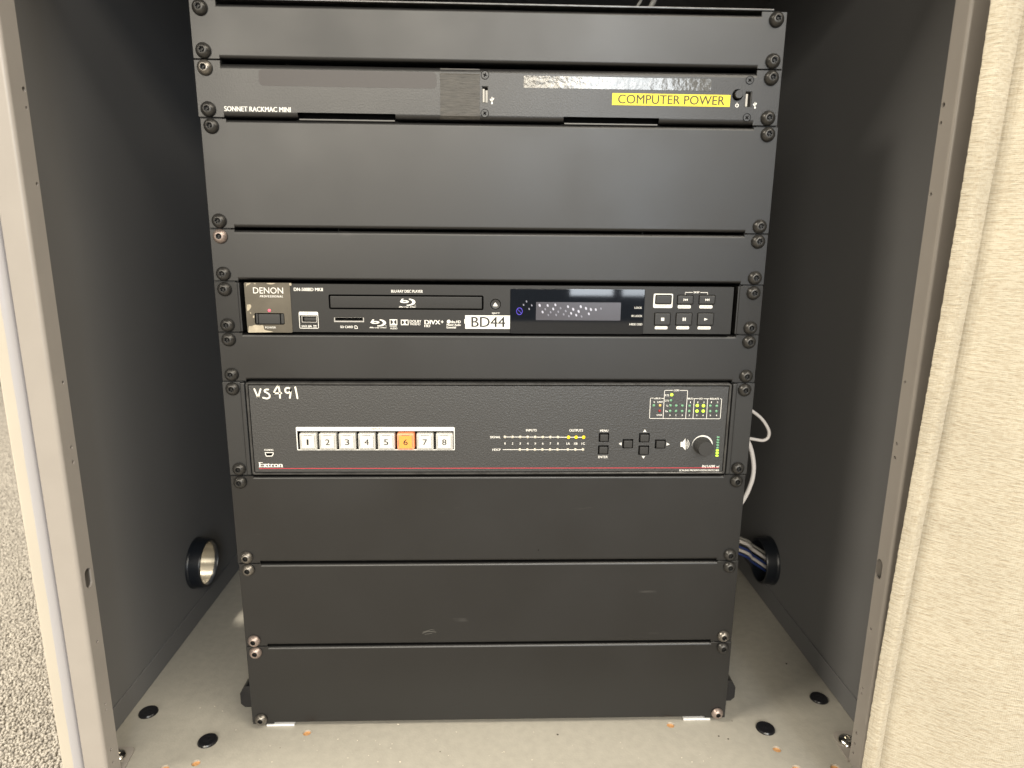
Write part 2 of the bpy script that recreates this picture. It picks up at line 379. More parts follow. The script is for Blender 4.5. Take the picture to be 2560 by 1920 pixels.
def printed(name, bm, material, parent, gx=.0014, gz=.0004):
    """one part for every printed word or mark: islands of the print that lie close together stay one"""
    bm.verts.index_update(); bm.verts.ensure_lookup_table(); seen = set(); isl = []
    for v0 in bm.verts:
        if v0.index in seen: continue
        st = [v0]; seen.add(v0.index); cur = []
        while st:
            v = st.pop(); cur.append(v)
            for e in v.link_edges:
                o = e.other_vert(v)
                if o.index not in seen: seen.add(o.index); st.append(o)
        isl.append(cur)
    bb = [(min(v.co.x for v in c), max(v.co.x for v in c), min(v.co.z for v in c), max(v.co.z for v in c)) for c in isl]
    par = list(range(len(isl)))
    def find(i):
        while par[i] != i: par[i] = par[par[i]]; i = par[i]
        return i
    for i in range(len(isl)):
        for j in range(i):
            a, b = bb[i], bb[j]
            if a[0] - b[1] < gx and b[0] - a[1] < gx and a[2] - b[3] < gz and b[2] - a[3] < gz: par[find(i)] = find(j)
    groups = {}
    for i, c in enumerate(isl): groups.setdefault(find(i), []).extend(c)
    for vs_ in groups.values():
        b2 = bmesh.new(); mp = {v: b2.verts.new(v.co) for v in vs_}
        for f in {f for v in vs_ for f in v.link_faces}: b2.faces.new([mp[v] for v in f.verts])
        obj(name, b2, material, parent, smooth=False)
    bm.free()
def tube(bm, pts, r, n=8, sm=6):
    pts = smooth_pts([Vector(p) for p in pts], sm); rings = []
    up = Vector((0.3, 0.2, 1)).normalized()
    for i, p in enumerate(pts):
        t = (pts[min(i + 1, len(pts) - 1)] - pts[max(i - 1, 0)]).normalized()
        a = t.cross(up).normalized(); b = t.cross(a)
        rings.append([bm.verts.new(p + (a * math.cos(2 * math.pi * k / n) + b * math.sin(2 * math.pi * k / n)) * r) for k in range(n)])
    for q, s in zip(rings, rings[1:]):
        for k in range(n): bm.faces.new((q[k], q[(k + 1) % n], s[(k + 1) % n], s[k]))
    bm.faces.new(rings[0]); bm.faces.new(rings[-1][::-1])

U = 0.04445; W = 0.4826; FZ = -0.0032      # rack unit, rack panel width, height of the cabinet floor
def ub(k): return (15 - k) * U            # bottom of the k-th unit line counted from the top

# ------------------------------------------------------------------ the setting: carpet
bm = bmesh.new(); box(bm, -4, 4, -4, 3, -0.14, -0.1); tag(obj('carpet', bm, 'carpet', smooth=False), kind='structure')
def carpet_pile():
    sp = .0036; ys = np.arange(-.2, 1.95, sp); P = []
    for y in ys:
        x0, x1 = -.93 * (y + .588), -.62 * (y + .588) - .01
        xs = np.arange(x0, min(x1, -.405), sp); P.append(np.stack([xs, np.full_like(xs, y)], 1))
    P = np.concatenate(P); n = len(P); P += rng.normal(0, sp * .28, P.shape)
    ang = rng.uniform(0, np.pi, n); la = rng.uniform(.0018, .0028, n); lb = rng.uniform(.0012, .0017, n); h = rng.uniform(.0022, .0048, n)
    k = np.arange(6) * np.pi / 3; ring = np.stack([np.cos(k), np.sin(k)], 1)
    def lay(s, z):
        x = ring[:, 0] * la[:, None] * s; y = ring[:, 1] * lb[:, None] * s
        return np.stack([P[:, :1] + x * np.cos(ang)[:, None] - y * np.sin(ang)[:, None], P[:, 1:] + x * np.sin(ang)[:, None] + y * np.cos(ang)[:, None], np.broadcast_to((-.1 + z * h)[:, None], x.shape)], 2)
    top = np.stack([P[:, 0], P[:, 1], -.1 + h], 1)[:, None]
    Vv = np.concatenate([lay(1, 0.0), lay(.95, .6), top], 1)
    f = []
    for i in range(6): j = (i + 1) % 6; f += [(i, j, 6 + j), (i, 6 + j, 6 + i), (6 + i, 6 + j, 12)]
    F = (np.array(f)[None] + (np.arange(n) * 13)[:, None, None]).reshape(-1, 3)
    me = bpy.data.meshes.new('carpet_pile'); me.vertices.add(n * 13); me.vertices.foreach_set('co', Vv.reshape(-1))
    me.loops.add(F.size); me.loops.foreach_set('vertex_index', F.reshape(-1)); me.polygons.add(len(F))
    me.polygons.foreach_set('loop_start', np.arange(len(F)) * 3); me.polygons.foreach_set('loop_total', np.full(len(F), 3))
    me.polygons.foreach_set('use_smooth', np.ones(len(F), bool)); me.update(calc_edges=True); me.validate()
    me.materials.append(M['pile']); o = bpy.data.objects.new('carpet_pile', me); COL.objects.link(o)
    tag(o, 'beige looped carpet pile beside the cabinet', kind='stuff')
carpet_pile()

# ------------------------------------------------------------------ cabinet round the rack
cab = thing('cabinet', (0, 0, FZ), 'open grey cabinet with beige metal posts standing round the equipment rack', 'cabinet')
XL, XR, CT, CB = -0.376, 0.377, 0.80, 0.50
FLOOR_HOLES = [(-.1843, -.0085, .0041), (-.2782, -.0457, .0041), (.1846, -.005, .0041), (.2804, -.0399, .0041), (-.3046, -.0515, .0041), (.289, -.0645, .0045), (.3262, -.064, .0045), (-.065, -.075, .0041)]
bm = bmesh.new()
plate(bm, [(XL, -.0785), (XR, -.0785), (XR, CB), (XL, CB)], [circ(x, y, r, 18) for x, y, r in FLOOR_HOLES], FZ, FZ - .016, 'xy')
fl = obj('floor_panel', bm, 'floor', cab, smooth=False)
for x, y, r in FLOOR_HOLES:                 # raw chipboard shows in the drilled holes
    bm = bmesh.new(); bmesh.ops.create_cone(bm, cap_ends=True, segments=18, radius1=r, radius2=r, depth=.003, matrix=Matrix.Translation((x, y, FZ - .0035)))
    obj('drilled_hole', bm, 'wood', fl, loc=(x, y, FZ - .002))
RING_L = (.201, .0745); RING_R = (.222, .062)
def side_panel(x, th, ring):
    bm = bmesh.new()
    plate(bm, [(-.056, FZ), (CB, FZ), (CB, CT), (-.056, CT)], [circ(ring[0], ring[1], .0298, 28)], x, x + th, 'yz')
    return obj('side_panel', bm, 'wall', cab, smooth=False)
sl = side_panel(XL, -.004, RING_L); sr = side_panel(XR, .004, RING_R)
for x, s, par in ((XL, 1, sl), (XR, -1, sr)):
    bm = bmesh.new(); box(bm, min(x, x + s * .0016), max(x, x + s * .0016), -.054, CB - .003, FZ + .0005, FZ + .026, .0006); obj('bottom_rail', bm, 'wall', par)
def grommet(x, s, ring, par):
    bm = bmesh.new()
    prof = [(.0300, -.003), (.0300, .0005), (.0322, .0005), (.0320, .0030), (.0312, .0040), (.0306, .0155), (.0298, .0170), (.0276, .0170), (.0270, .0160), (.0268, .0130), (.0268, -.003), (.0300, -.003)]
    lathe(bm, prof, 40)
    bmesh.ops.rotate(bm, verts=bm.verts, cent=(0, 0, 0), matrix=Matrix.Rotation(R(90) * s, 3, 'Z'))
    bmesh.ops.translate(bm, verts=bm.verts, vec=(x, ring[0], ring[1]))
    g = obj('grommet', bm, 'grom', par)
    bm = bmesh.new(); lathe(bm, [(.0264, .0125), (.0264, -.0058)], 40)
    bmesh.ops.rotate(bm, verts=bm.verts, cent=(0, 0, 0), matrix=Matrix.Rotation(R(90) * s, 3, 'Z')); bmesh.ops.translate(bm, verts=bm.verts, vec=(x, ring[0], ring[1])); obj('hole_liner', bm, 'gromin' if s > 0 else 'grom', g)
    return g
grommet(XL, 1, RING_L, sl); grommet(XR, -1, RING_R, sr)
bm = bmesh.new(); box(bm, XL - .004, XR + .004, CB, CB + .004, FZ, CT); obj('back_panel', bm, 'wall', cab, smooth=False)
bm = bmesh.new(); box(bm, XL - .02, XR + .02, -.075, CB + .004, CT, CT + .018); obj('top_panel', bm, 'wall', cab, smooth=False)

def post(s, xi, yf, yb, xo, holes, slot):
    # bent sheet channel: holed inner flange, rounded bend, front flange
    rad = .0028; pr = [(xo, yb), (xo, yf + .0012), (xo - s * .0012, yf)]
    bm = bmesh.new()
    z0, z1 = FZ + .0005, CT
    prof = [(xi, yf + rad)] + [(xi + s * rad - s * rad * math.cos(R(a)), yf + rad - rad * math.sin(R(a))) for a in (8, 20, 34, 48, 62, 76, 90)] + [(xo - s * .0012, yf), (xo, yf + .0012), (xo, yb)]
    for (a, b), (c, d) in zip(prof, prof[1:]):
        bm.faces.new([bm.verts.new(q) for q in ((a, b, z0), (c, d, z0), (c, d, z1), (a, b, z1))])
    bmesh.ops.remove_doubles(bm, verts=bm.verts, dist=1e-5)
    bend = obj('post_front', bm, 'post', None, ang=40, recalc=True)
    bm = bmesh.new()
    plate(bm, [(yf + rad, z0), (yb, z0), (yb, z1), (yf + rad, z1)], [circ(y, z, r, 12) for y, z, r in holes] + [rr(slot[0] - .0044, slot[0] + .0044, slot[1], slot[2], .0043, 5)], xi, xi + s * .0016, 'yz')
    bm.faces.new([bm.verts.new(q) for q in ((xi, yb, z0), (xo, yb, z0), (xo, yb, z1), (xi, yb, z1))])
    bmesh.ops.remove_doubles(bm, verts=bm.verts, dist=1e-5)
    p = obj('post', bm, 'post', cab, ang=40)
    bend.parent = p; bend.location = (0, 0, 0); me = bend.data
    me.transform(Matrix.Translation(-WLOC[p.name]))
    return p
def hole_list(xi, pix):
    out = []
    for u, v, r in pix:
        q = at_x(u, v, xi); out.append((q.y, q.z, r))
    return out
XPL, XPR = -.3425, .3432
hl = [(66, 225, .0019), (72.3, 271.4, .0013), (94.9, 460.6, .0015), (157.7, 956, .0015), (178.8, 1118.3, .0016), (183.1, 1155.3, .0016), (243, 1603.5, .0013), (263.3, 1759.7, .0011), (265.6, 1774.2, .0011), (277.8, 1874, .0016), (282.7, 1905.2, .0014)]
hr = [(2357, 263, .0019), (2351, 308, .0015), (2327, 486, .0015), (2262.5, 955, .0013), (2241.8, 1109.6, .0014), (2236.8, 1144.3, .0016), (2177.1, 1572, .0013), (2156.7, 1720, .0012), (2154.4, 1734, .0012), (2141, 1832.5, .0016), (2137, 1859.4, .0014), (2133.6, 1882, .0013)]
ql0, ql1 = at_x(219.5, 1420, XPL), at_x(223, 1470, XPL)
qr0, qr1 = at_x(2199.5, 1398, XPR), at_x(2194, 1446, XPR)
YFL, YBL, YFR, YBR = -.0738, -.0545, -.0742, -.0562
def clampy(hs, a, b): return [(min(max(y, a + .0048), b - .0028), z, r) for y, z, r in hs]
post(-1, XPL, YFL, YBL, -.3628, clampy(hole_list(XPL, hl), YFL, YBL), (min(max((ql0.y + ql1.y) / 2, YFL + .007), YBL - .0045), min(ql0.z, ql1.z), max(ql0.z, ql1.z)))
post(1, XPR, YFR, YBR, .3618, clampy(hole_list(XPR, hr), YFR, YBR), (min(max((qr0.y + qr1.y) / 2, YFR + .007), YBR - .0045), min(qr0.z, qr1.z), max(qr0.z, qr1.z)))
# laminated outer skins of the cabinet, their cream edge bands facing out
for s, x0 in ((-1, -.3640), (1, .3630)):
    bm = bmesh.new(); xa = x0; xb = x0 + s * .0172; yf = -.0752
    rad = .0075; prof = [(xa, -.0565)] + [(xa + s * rad - s * rad * math.cos(R(a)), yf + rad - rad * math.sin(R(a))) for a in range(0, 91, 15)] + [(xb - s * .003, yf), (xb - s * .0009, yf + .0009), (xb, yf + .003), (xb, CB)]  # the band turns in behind the post
    if s < 0:
        # opening in the outer skin where the cable grommet passes
        pass
    n = len(prof); lo = [bm.verts.new((a, b, -.075)) for a, b in prof[:-1]] ; hi = [bm.verts.new((a, b, CT + .018)) for a, b in prof[:-1]]
    for i in range(n - 2): bm.faces.new((lo[i], lo[i + 1], hi[i + 1], hi[i]))
    ring = RING_L if s < 0 else RING_R
    plate(bm, [(yf + .003, -.075), (CB, -.075), (CB, CT + .018), (yf + .003, CT + .018)], [circ(ring[0], ring[1], .0298, 28)] if s < 0 else (), xb, xb - s * .0012, 'yz')
    bmesh.ops.remove_doubles(bm, verts=bm.verts, dist=1e-5)
    skin = obj('outer_skin', bm, 'cream', cab, ang=50)
    bm = bmesh.new(); tr_ = [(a - s * .0001 + s * .0000, b - .0004) for a, b in prof[1:7]] + [(prof[6][0] + s * .0006, prof[6][1] - .0004), (prof[6][0] + s * .0010, prof[6][1])]
    tz = np.linspace(-.075, CT + .018, 60); rows = [[bm.verts.new((a + (s * random.uniform(-.0003, .0004) if q >= len(tr_) - 2 else 0), b, z)) for q, (a, b) in enumerate(tr_)] for z in tz]
    for r0, r1 in zip(rows, rows[1:]):
        for q in range(len(tr_) - 1): bm.faces.new((r0[q], r0[q + 1], r1[q + 1], r1[q]))
    obj('edge_trim', bm, 'trim', skin, ang=60)
    bm = bmesh.new(); box(bm, min(xb, xb - s * .03), max(xb, xb - s * .03), -.074, CB, -.0985, -.0755); obj('plinth', bm, 'cream', cab)

def bracket(s, pts, bolt):
    bm = bmesh.new(); plate(bm, pts, (), FZ + .0026, FZ + .0004, 'xy'); b = obj('corner_bracket', bm, 'bracket', cab)
    bm = bmesh.new(); lathe(bm, [(.0088, 0), (.0086, .0012), (.0072, .0034), (.0045, .0046), (.0030, .0048), (.0024, .0030), (0, .0028)], 18, lambda k, r, a: r * (1 + .35 * math.cos(4 * a)) if k in (4, 5) else r)
    bmesh.ops.rotate(bm, verts=bm.verts, cent=(0, 0, 0), matrix=Matrix.Rotation(R(-90), 3, 'X'))
    bmesh.ops.translate(bm, verts=bm.verts, vec=(bolt[0], bolt[1], FZ + .0026)); obj('bracket_bolt', bm, 'chrome', b)
bracket(-1, [(-.374, -.0262), (-.3475, -.0267), (-.3435, -.0290), (-.3425, -.0335), (-.3400, -.0560), (-.374, -.0560)], (-.3545, -.0400))
bracket(1, [(.3745, -.0190), (.3500, -.0200), (.3452, -.0225), (.3435, -.0270), (.3412, -.0580), (.3745, -.0580)][::-1], (.3530, -.0345))
cap_bm = bmesh.new()
lathe(cap_bm, [(.0094, 0), (.0094, .0009), (.0086, .0022), (.0070, .0027), (.0055, .0024), (.0036, .0023), (.0026, .0028), (0, .0029)], 24)
cap_me = mesh_of('hole_plug', cap_bm, 30)
for px in ((371.2, 1780), (519.3, 1851.4), (2047.3, 1745.2), (1913.6, 1820.5)):
    q = at_z(px[0], px[1], FZ + .001)
    inst('hole_plug', cap_me, 'plastic', cab, (q.x, q.y, FZ + .0001), (R(-90), 0, random.random() * 6))

# ------------------------------------------------------------------ rack frame
rack = thing('equipment_rack', (0, 0, 0), 'black steel equipment rack standing on the cabinet floor, filled with panels and devices', 'rack')
for s in (-1, 1):
    bm = bmesh.new(); box(bm, s * .2325 - .009, s * .2325 + .009, .0022, .0042, .001, 15 * U - .001); box(bm, s * .2225 - .001, s * .2225 + .001, .0042, .035, .001, 15 * U - .001); obj('rail', bm, 'rack', rack, smooth=False)
    bm = bmesh.new(); box(bm, s * .226 - .001, s * .226 + .001, .036, .42, .001, 15 * U - .001); obj('side_panel', bm, 'rack', rack, smooth=False)
    bm = bmesh.new()     # rounded lug low on the side of the frame
    pr = [(0, 0), (.0255, 0), (.0295, .004), (.0295, .016), (.0270, .021), (.0220, .0245), (0, .0245)]
    plate(bm, [(s * (.2270 + a), .0095 + b) for a, b in (pr if s > 0 else pr[::-1])], (), .014, .030, 'xz'); obj('side_lug', bm, 'plastic', rack, ang=30)
bm = bmesh.new(); box(bm, -.2300, .2300, .0006, .42, 15 * U + .0002, 15 * U + .0018, .0004); obj('top_plate', bm, 'bezel', rack)
bm = bmesh.new(); box(bm, -.2300, .2300, .0060, .42, -.0002, .0008); obj('base_plate', bm, 'rack', rack)
bm = bmesh.new(); box(bm, -.2240, .2240, .418, .420, .001, 15 * U - .001); obj('rear_panel', bm, 'rack', rack)
for a, b, nm in (((669, 1809.5), (738, 1807.5), 'left'), ((1707, 1795), (1773, 1793), 'right')):
    p, q = at_z(*a, FZ + .001), at_z(*b, FZ + .001)
    bm = bmesh.new(); box(bm, p.x, q.x, .0008, .045, FZ + .0002, -.0010, .0003)
    o = obj('shim', bm, 'pad', None, loc=((p.x + q.x) / 2, .02, FZ))
    tag(o, 'thin white shim under the %s front corner of the rack' % nm, 'shim', 'white shims under the rack')

# ------------------------------------------------------------------ screws
bm = bmesh.new()
lathe(bm, [(.0052, -.0002), (.0060, .0003), (.0061, .0010), (.0057, .0021), (.0048, .0034), (.0037, .0043), (.0030, .0046), (.0026, .0046), (.0024, .0042)], 24)
SCREW = mesh_of('screw', bm, 50)
bm = bmesh.new()
lathe(bm, [(.0025, .0043), (.0020, .0042), (.0019, .0022), (.0009, .0021), (.0008, .0036), (0, .0038)], 24, lambda k, r, a: r * (1 + .16 * math.cos(6 * a)) if k in (1, 2) else r)
SOCKET = mesh_of('socket', bm, 30)
def screw(x, z, parent, material='screw', y=0.0):
    a = random.random() * 6.28
    s = inst('screw', SCREW, material, parent, (x, y, z), (R(random.uniform(-2, 2)), a, R(random.uniform(-2, 2))))
    k = inst('socket', SOCKET, 'socket', s, (x, y, z))
    return s
def four(parent, xc, zb, hgt, odd={}):
    for i, (sx, zz) in enumerate(((-1, hgt - .0060), (1, hgt - .0060), (-1, .0060), (1, .0060))):
        screw(xc + sx * .2326, zb + zz, parent, odd.get(i, 'screw'))

# ------------------------------------------------------------------ blank panels
def flange_profile(h, r=.0028, depth=.013, top_cut=.0006, bot_cut=.0006):
    z0, z1 = bot_cut, h - top_cut
    p = [(depth, z0)] + [(r - r * math.sin(R(a)), z0 + r - r * math.cos(R(a))) for a in (0, 18, 36, 54, 72, 90)]
    p += [(r - r * math.cos(R(a)), z1 - r + r * math.sin(R(a))) for a in (0, 18, 36, 54, 72, 90)] + [(depth, z1)]
    return p
def sweep(bm, prof, xs, skip=None):
    rows = [[bm.verts.new((x, y, z)) for y, z in prof] for x in xs]
    for i in range(len(xs) - 1):
        for k in range(len(prof) - 1):
            if skip and skip(i, k): continue
            bm.faces.new((rows[i][k], rows[i + 1][k], rows[i + 1][k + 1], rows[i][k + 1]))
def blank_mesh(h, top_cut=.0006):
    bm = bmesh.new(); e = .0205
    sweep(bm, flange_profile(h, top_cut=top_cut), [-W / 2 + e, -.1, .1, W / 2 - e])
    for s in (-1, 1): box(bm, min(s * W / 2, s * (W / 2 - e - .0006)), max(s * W / 2, s * (W / 2 - e - .0006)), .0001, .0018, 0, h, .0003, 1)
    bmesh.ops.recalc_face_normals(bm, faces=bm.faces)
    me = bpy.data.meshes.new('face_plate'); bm.to_mesh(me); bm.free(); finish(me, True, 30); return me
H1, H2 = U - .0009, 2 * U - .0010
MB1, MB1T, MB2 = blank_mesh(H1), blank_mesh(H1, .0026), blank_mesh(H2)
GB = 'blank panels filling empty rack spaces'
def blank(kb, xc, me, h, label, odd={}):
    zb = ub(kb) + .00045
    t = thing('blank_panel', (xc, 0, zb), label, 'rack panel', GB)
    inst('face_plate', me, 'panel', t, (xc, 0, zb)); four(t, xc, zb, h, odd); return t
blank(1, -.0006, MB1T, H1, 'slim blank black panel at the very top of the rack')
blank(4, .0006, MB2, H2, 'tall blank black panel right below the shelf with the yellow label')
blank(5, .0004, MB1, H1, 'slim blank black panel just above the disc player', {0: 'screw_rust'})
blank(7, .0002, MB1, H1, 'slim blank black panel between the disc player and the switcher with lit buttons')
blank(11, -.0002, MB2, H2, 'tall blank black panel directly under the switcher with lit buttons', {2: 'screw_steel'})
blank(13, .0005, MB2, H2, 'tall blank black panel second from the bottom of the rack', {0: 'screw_steel', 2: 'screw_rust', 3: 'screw_steel'})
blank(15, .0010, MB2, H2, 'tall scuffed blank black panel at the bottom, just above the cabinet floor', {0: 'screw_rust', 2: 'screw_steel', 3: 'screw_rust'})

P_I = bpy.data.objects['blank_panel.005']; P_J = bpy.data.objects['blank_panel.006']; P_C = bpy.data.objects['blank_panel.001']
def px(u, v):
    q = at_y(u, v, 0); return (q.x, q.z)
def marks(parent, strokes, material, nm):
    bm = bmesh.new()
    for pts_, wd in strokes: ribbon(bm, [px(*p_) for p_ in pts_], wd, -.00006)
    printed(nm, bm, material, parent, .003, .003)
marks(P_I, [(((1056, 1583), (1070, 1578), (1090, 1580)), .0007), (((1058, 1580), (1078, 1574), (1086, 1575)), .0005), (((1062, 1586), (1080, 1583)), .0005)], 'scuff', 'scuff_mark')
marks(P_J, [(((1287, 1736), (1320, 1738), (1380, 1735)), .0004), (((1371, 1750), (1382, 1749)), .0005), (((1425, 1784), (1438, 1778)), .0007), (((1137, 1630), (1142, 1690)), .0006), (((1120, 1768), (1155, 1755)), .0006)], 'scratch', 'scratch_mark')
bm = bmesh.new(); flat(bm, circ(*px(1346, 1375), .0007, 8), -.00006); obj('chip_mark', bm, 'void', bpy.data.objects['blank_panel.004'], smooth=False)
# ------------------------------------------------------------------ computer shelf (white name print, yellow label)
zb = ub(2) + .0005
sh = thing('computer_shelf', (-.0006, 0, zb), 'black computer shelf with grey tape strip, silver strip and yellow COMPUTER POWER label', 'rack shelf')
bm = bmesh.new()
prof = flange_profile(H1, r=.0040, top_cut=.0022, bot_cut=.0004)
sA = (pt('q1', 360, 1010)[0], pt('q1', 1205, 1010)[0]); sB = (pt('q2', 445, 1050)[0], pt('q2', 1270, 1050)[0])
slz0, slz1 = pt('q1', 780, 1047)[1] - zb, pt('q1', 780, 978)[1] - zb
prof = [p for p in prof]
zz = [(y, z) for y, z in prof if z < .012]
# split the profile at the slot's top edge so that the slots are real openings through the lower bend
ins = next(i for i, (y, z) in enumerate(prof) if z > slz1 and y < .0005)
prof.insert(ins, (0.0, slz1))
prof = [(y, z + zb) for y, z in prof]
xs = [-.0006 - W / 2 + .0205, sA[0], sA[1], sB[0], sB[1], -.0006 + W / 2 - .0205]
# round ports and button openings are cut through the flat of the plate
kk = [k for k in range(len(prof) - 1) if abs(prof[k][0]) < 1e-6 and abs(prof[k + 1][0]) < 1e-6]
flat_top = kk[-1]
lowk = [k for k in range(len(prof) - 1) if prof[k + 1][1] <= slz1 + zb + 1e-6 and prof[k][1] >= slz0 + zb - .0012 and k > 0]
sweep(bm, prof, xs, lambda i, k: (k == flat_top) or (i in (1, 3) and k in lowk))
fz0, fz1 = prof[flat_top][1], prof[flat_top + 1][1]
usb_r = [rect('l', 860, 450, 973, 745), rect('m', 1200, 575, 1322, 872)]
bc = pt('m', 1062, 645); 
sm_s = [pt('l', 915, 260), pt('l', 912, 922), pt('m', 1285, 372), pt('m', 1231, 1063)]
plate(bm, rc(xs[0], xs[-1], fz0, fz1), [rc(*r) for r in usb_r] + [circ(bc[0], bc[1], .0046, 24)], 0.0, .0018, 'xz', back=False)
for s in (-1, 1):
    a, b = s * W / 2 - .0006, s * (W / 2 - .0211) - .0006
    box(bm, min(a, b), max(a, b), .0001, .0018, zb, zb + H1, .0003, 1)
bmesh.ops.remove_doubles(bm, verts=bm.verts, dist=1e-6)
obj('face_plate', bm, 'shelf', sh, ang=30)
four(sh, -.0006, zb, H1, {0: 'screw_steel'})
for sx in (sA, sB):
    bm = bmesh.new(); box(bm, sx[0] - .002, sx[1] + .002, .0030, .018, zb + slz0 - .003, zb + slz0 + .0008); box(bm, sx[0] - .002, sx[1] + .002, .010, .011, zb + slz0 - .003, zb + slz1 + .004); obj('slot_liner', bm, 'void', sh, smooth=False)
    bm = bmesh.new(); box(bm, sx[0] + .0008, sx[1] - .0008, .0012, .006, zb + slz0 + .0004, zb + slz0 + .0016, .0003); obj('slot_lip', bm, 'lip', sh)
bm = bmesh.new()
lathe(bm, [(.00325, -.0001), (.0032, .00018), (.0021, .0002), (.0014, .0002), (.0012, -.0004), (0, -.0004)], 24, lambda k, r, a: r * (1 + .5 * math.cos(4 * a)) if k in (3, 4) else r)
SMALL = mesh_of('small_screw', bm, 30)
bm = bmesh.new(); lathe(bm, [(.00345, .00006), (.00345, .0001), (.0029, .0001)], 24); SMRING = mesh_of('screw_seat', bm, 30)
for (x, z) in sm_s:
    s_ = inst('small_screw', SMALL, 'shelf', sh, (x, -.0001, z), (0, random.uniform(.3, 1), 0))
    bm = bmesh.new(); ring_o = circ(0, 0, .00340, 28); flat(bm, ring_o, -.00003, [circ(0, 0, .00295, 28)])
    r_ = obj('screw_seat', bm, 'void', None); r_.parent = s_; r_.location = (0, -.0003, 0)
    bm = bmesh.new(); flat(bm, [(a * .0014, b * .0004) for a, b in ((-1, -1), (1, -1), (1, 1), (-1, 1))], -.0004); flat(bm, [(a * .0004, b * .0014) for a, b in ((-1, -1), (1, -1), (1, 1), (-1, 1))], -.00042)
    r_ = obj('cross_slot', bm, 'void', None); r_.parent = s_; r_.location = (0, 0, 0)
for n, r in enumerate(usb_r):
    bm = bmesh.new()
    plate(bm, rr(r[0] - .0006, r[1] + .0006, r[2] - .0006, r[3] + .0006, .0004), [rr(r[0] + .0004, r[1] - .0004, r[2] + .0004, r[3] - .0004, .0003)], .0012, .011, 'xz'); box(bm, r[0], r[1], .0108, .0112, r[2], r[3])
    p = obj('usb_port', bm, 'lip', sh, smooth=False)
    wd = r[1] - r[0]
    bm = bmesh.new(); box(bm, r[0] + wd * .12, r[0] + wd * .44, .0008, .010, r[2] + .0007, r[3] - .0020, .0002); obj('tongue', bm, 'usbwhite', p)
    if n == 0:
        bm = bmesh.new(); box(bm, r[0] + wd * .55, r[0] + wd * .95, .0020, .010, r[2] + .0007, r[3] - .0028, .0003); obj('plug_insert', bm, 'usbwhite', p)
bm = bmesh.new(); lathe(bm, [(.0034, -.004), (.0034, .0034), (.0031, .0038), (0, .0038)], 24); bmesh.ops.translate(bm, verts=bm.verts, vec=(bc[0], 0, bc[1])); obj('power_button', bm, 'shelf', sh)
bm = bmesh.new(); box(bm, bc[0] - .006, bc[0] + .006, .005, .006, bc[1] - .006, bc[1] + .006); obj('button_well', bm, 'void', sh)
bm = bmesh.new(); Y = -.00018
text(bm, 'SONNET RACKMAC MINI', rect('k', 282, 808, 1432, 893), Y, .03)
def trident(k, cx, cy, h):
    p = lambda a, b: pt(k, cx + a * h, cy + b * h)
    ribbon(bm, [p(0, .42), p(0, -.3)], .0006, Y); ribbon(bm, [p(0, .18), p(-.2, .02), p(-.2, -.12)], .0005, Y); ribbon(bm, [p(0, .05), p(.2, -.1), p(.2, -.22)], .0005, Y)
    flat(bm, [p(-.09, -.28), p(.09, -.28), p(0, -.5)], Y); flat(bm, circ(*p(0, .42), .0008, 10), Y - 4e-6); flat(bm, circ(*p(-.2, -.1), .0006, 8), Y - 4e-6); flat(bm, circ(*p(.2, -.22), .0006, 8), Y - 4e-6)
trident('l', 1037, 695, 125); trident('m', 1380, 830, 120)
pc = pt('m', 1048, 838); ribbon(bm, [(pc[0] + .0013 * math.cos(R(a)), pc[1] + .0013 * math.sin(R(a))) for a in range(125, 416, 15)], .0006, Y); ribbon(bm, [(pc[0], pc[1] + .0002), (pc[0], pc[1] + .0019)], .0006, Y)
printed('lettering', bm, 'white', sh)
# tape, strips and label stuck on the shelf front
bm = bmesh.new()
r = rect('l', 143, 110, 825, 1000); n = 26
def tape_edge(x, z): return x + random.uniform(-.00025, .00025)
cols = []
zs = [fz1 + .0015] + [r[3] - (r[3] - r[2]) * i / n for i in range(1, n)] + [fz0 - .0008, fz0 - .0022, fz0 - .0034]
for i, z in enumerate(zs):
    yy = -.0005 if z > fz0 and z < fz1 else (-.0005 + min((fz0 - z), .004) ** 2 * 180 if z < fz0 else .0008)
    xa = r[0] - (.0005 if i > n else 0); cols.append([bm.verts.new((tape_edge(xa, z) if q == 0 else (tape_edge(r[1], z) if q == 6 else xa + (r[1] - xa) * q / 6), yy - random.uniform(0, .00012), z)) for q in range(7)])
for a, b in zip(cols, cols[1:]):
    for q in range(6): bm.faces.new((a[q], a[q + 1], b[q + 1], b[q]))
ext = bmesh.ops.extrude_face_region(bm, geom=list(bm.faces)); bmesh.ops.translate(bm, verts=[v for v in ext['geom'] if isinstance(v, bmesh.types.BMVert)], vec=(0, .0003, 0))
tag(obj('gaffer_tape', bm, 'gaffer', sh, ang=60), 'dark grey cloth tape strip folded over the lower edge')
bm = bmesh.new(); r = rect('q1', 25, 612, 1560, 752); plate(bm, rr(*r, .0035, 5), (), -.00012, .0, 'xz', back=False); tag(obj('tape_residue', bm, 'residue', sh), 'faint rounded patch of old tape')
bm = bmesh.new(); r = rect('q2', 102, 668, 1722, 772); plate(bm, rc(*r), (), -.00025, .0, 'xz', back=False); tag(obj('silver_strip', bm, 'silver', sh, smooth=False), 'crinkled silver strip of tape')
bm = bmesh.new(); r = rect('q2', 865, 813, 1884, 916); plate(bm, rc(*r), (), -.0003, .0, 'xz', back=False); lb = tag(obj('label', bm, 'yellow', sh, smooth=False), 'yellow COMPUTER POWER label')
bm = bmesh.new(); r = rect('q2', 915, 824, 1838, 902); text(bm, 'COMPUTER POWER', r, -.00036, .012); obj('lettering', bm, 'olive', lb, smooth=False)

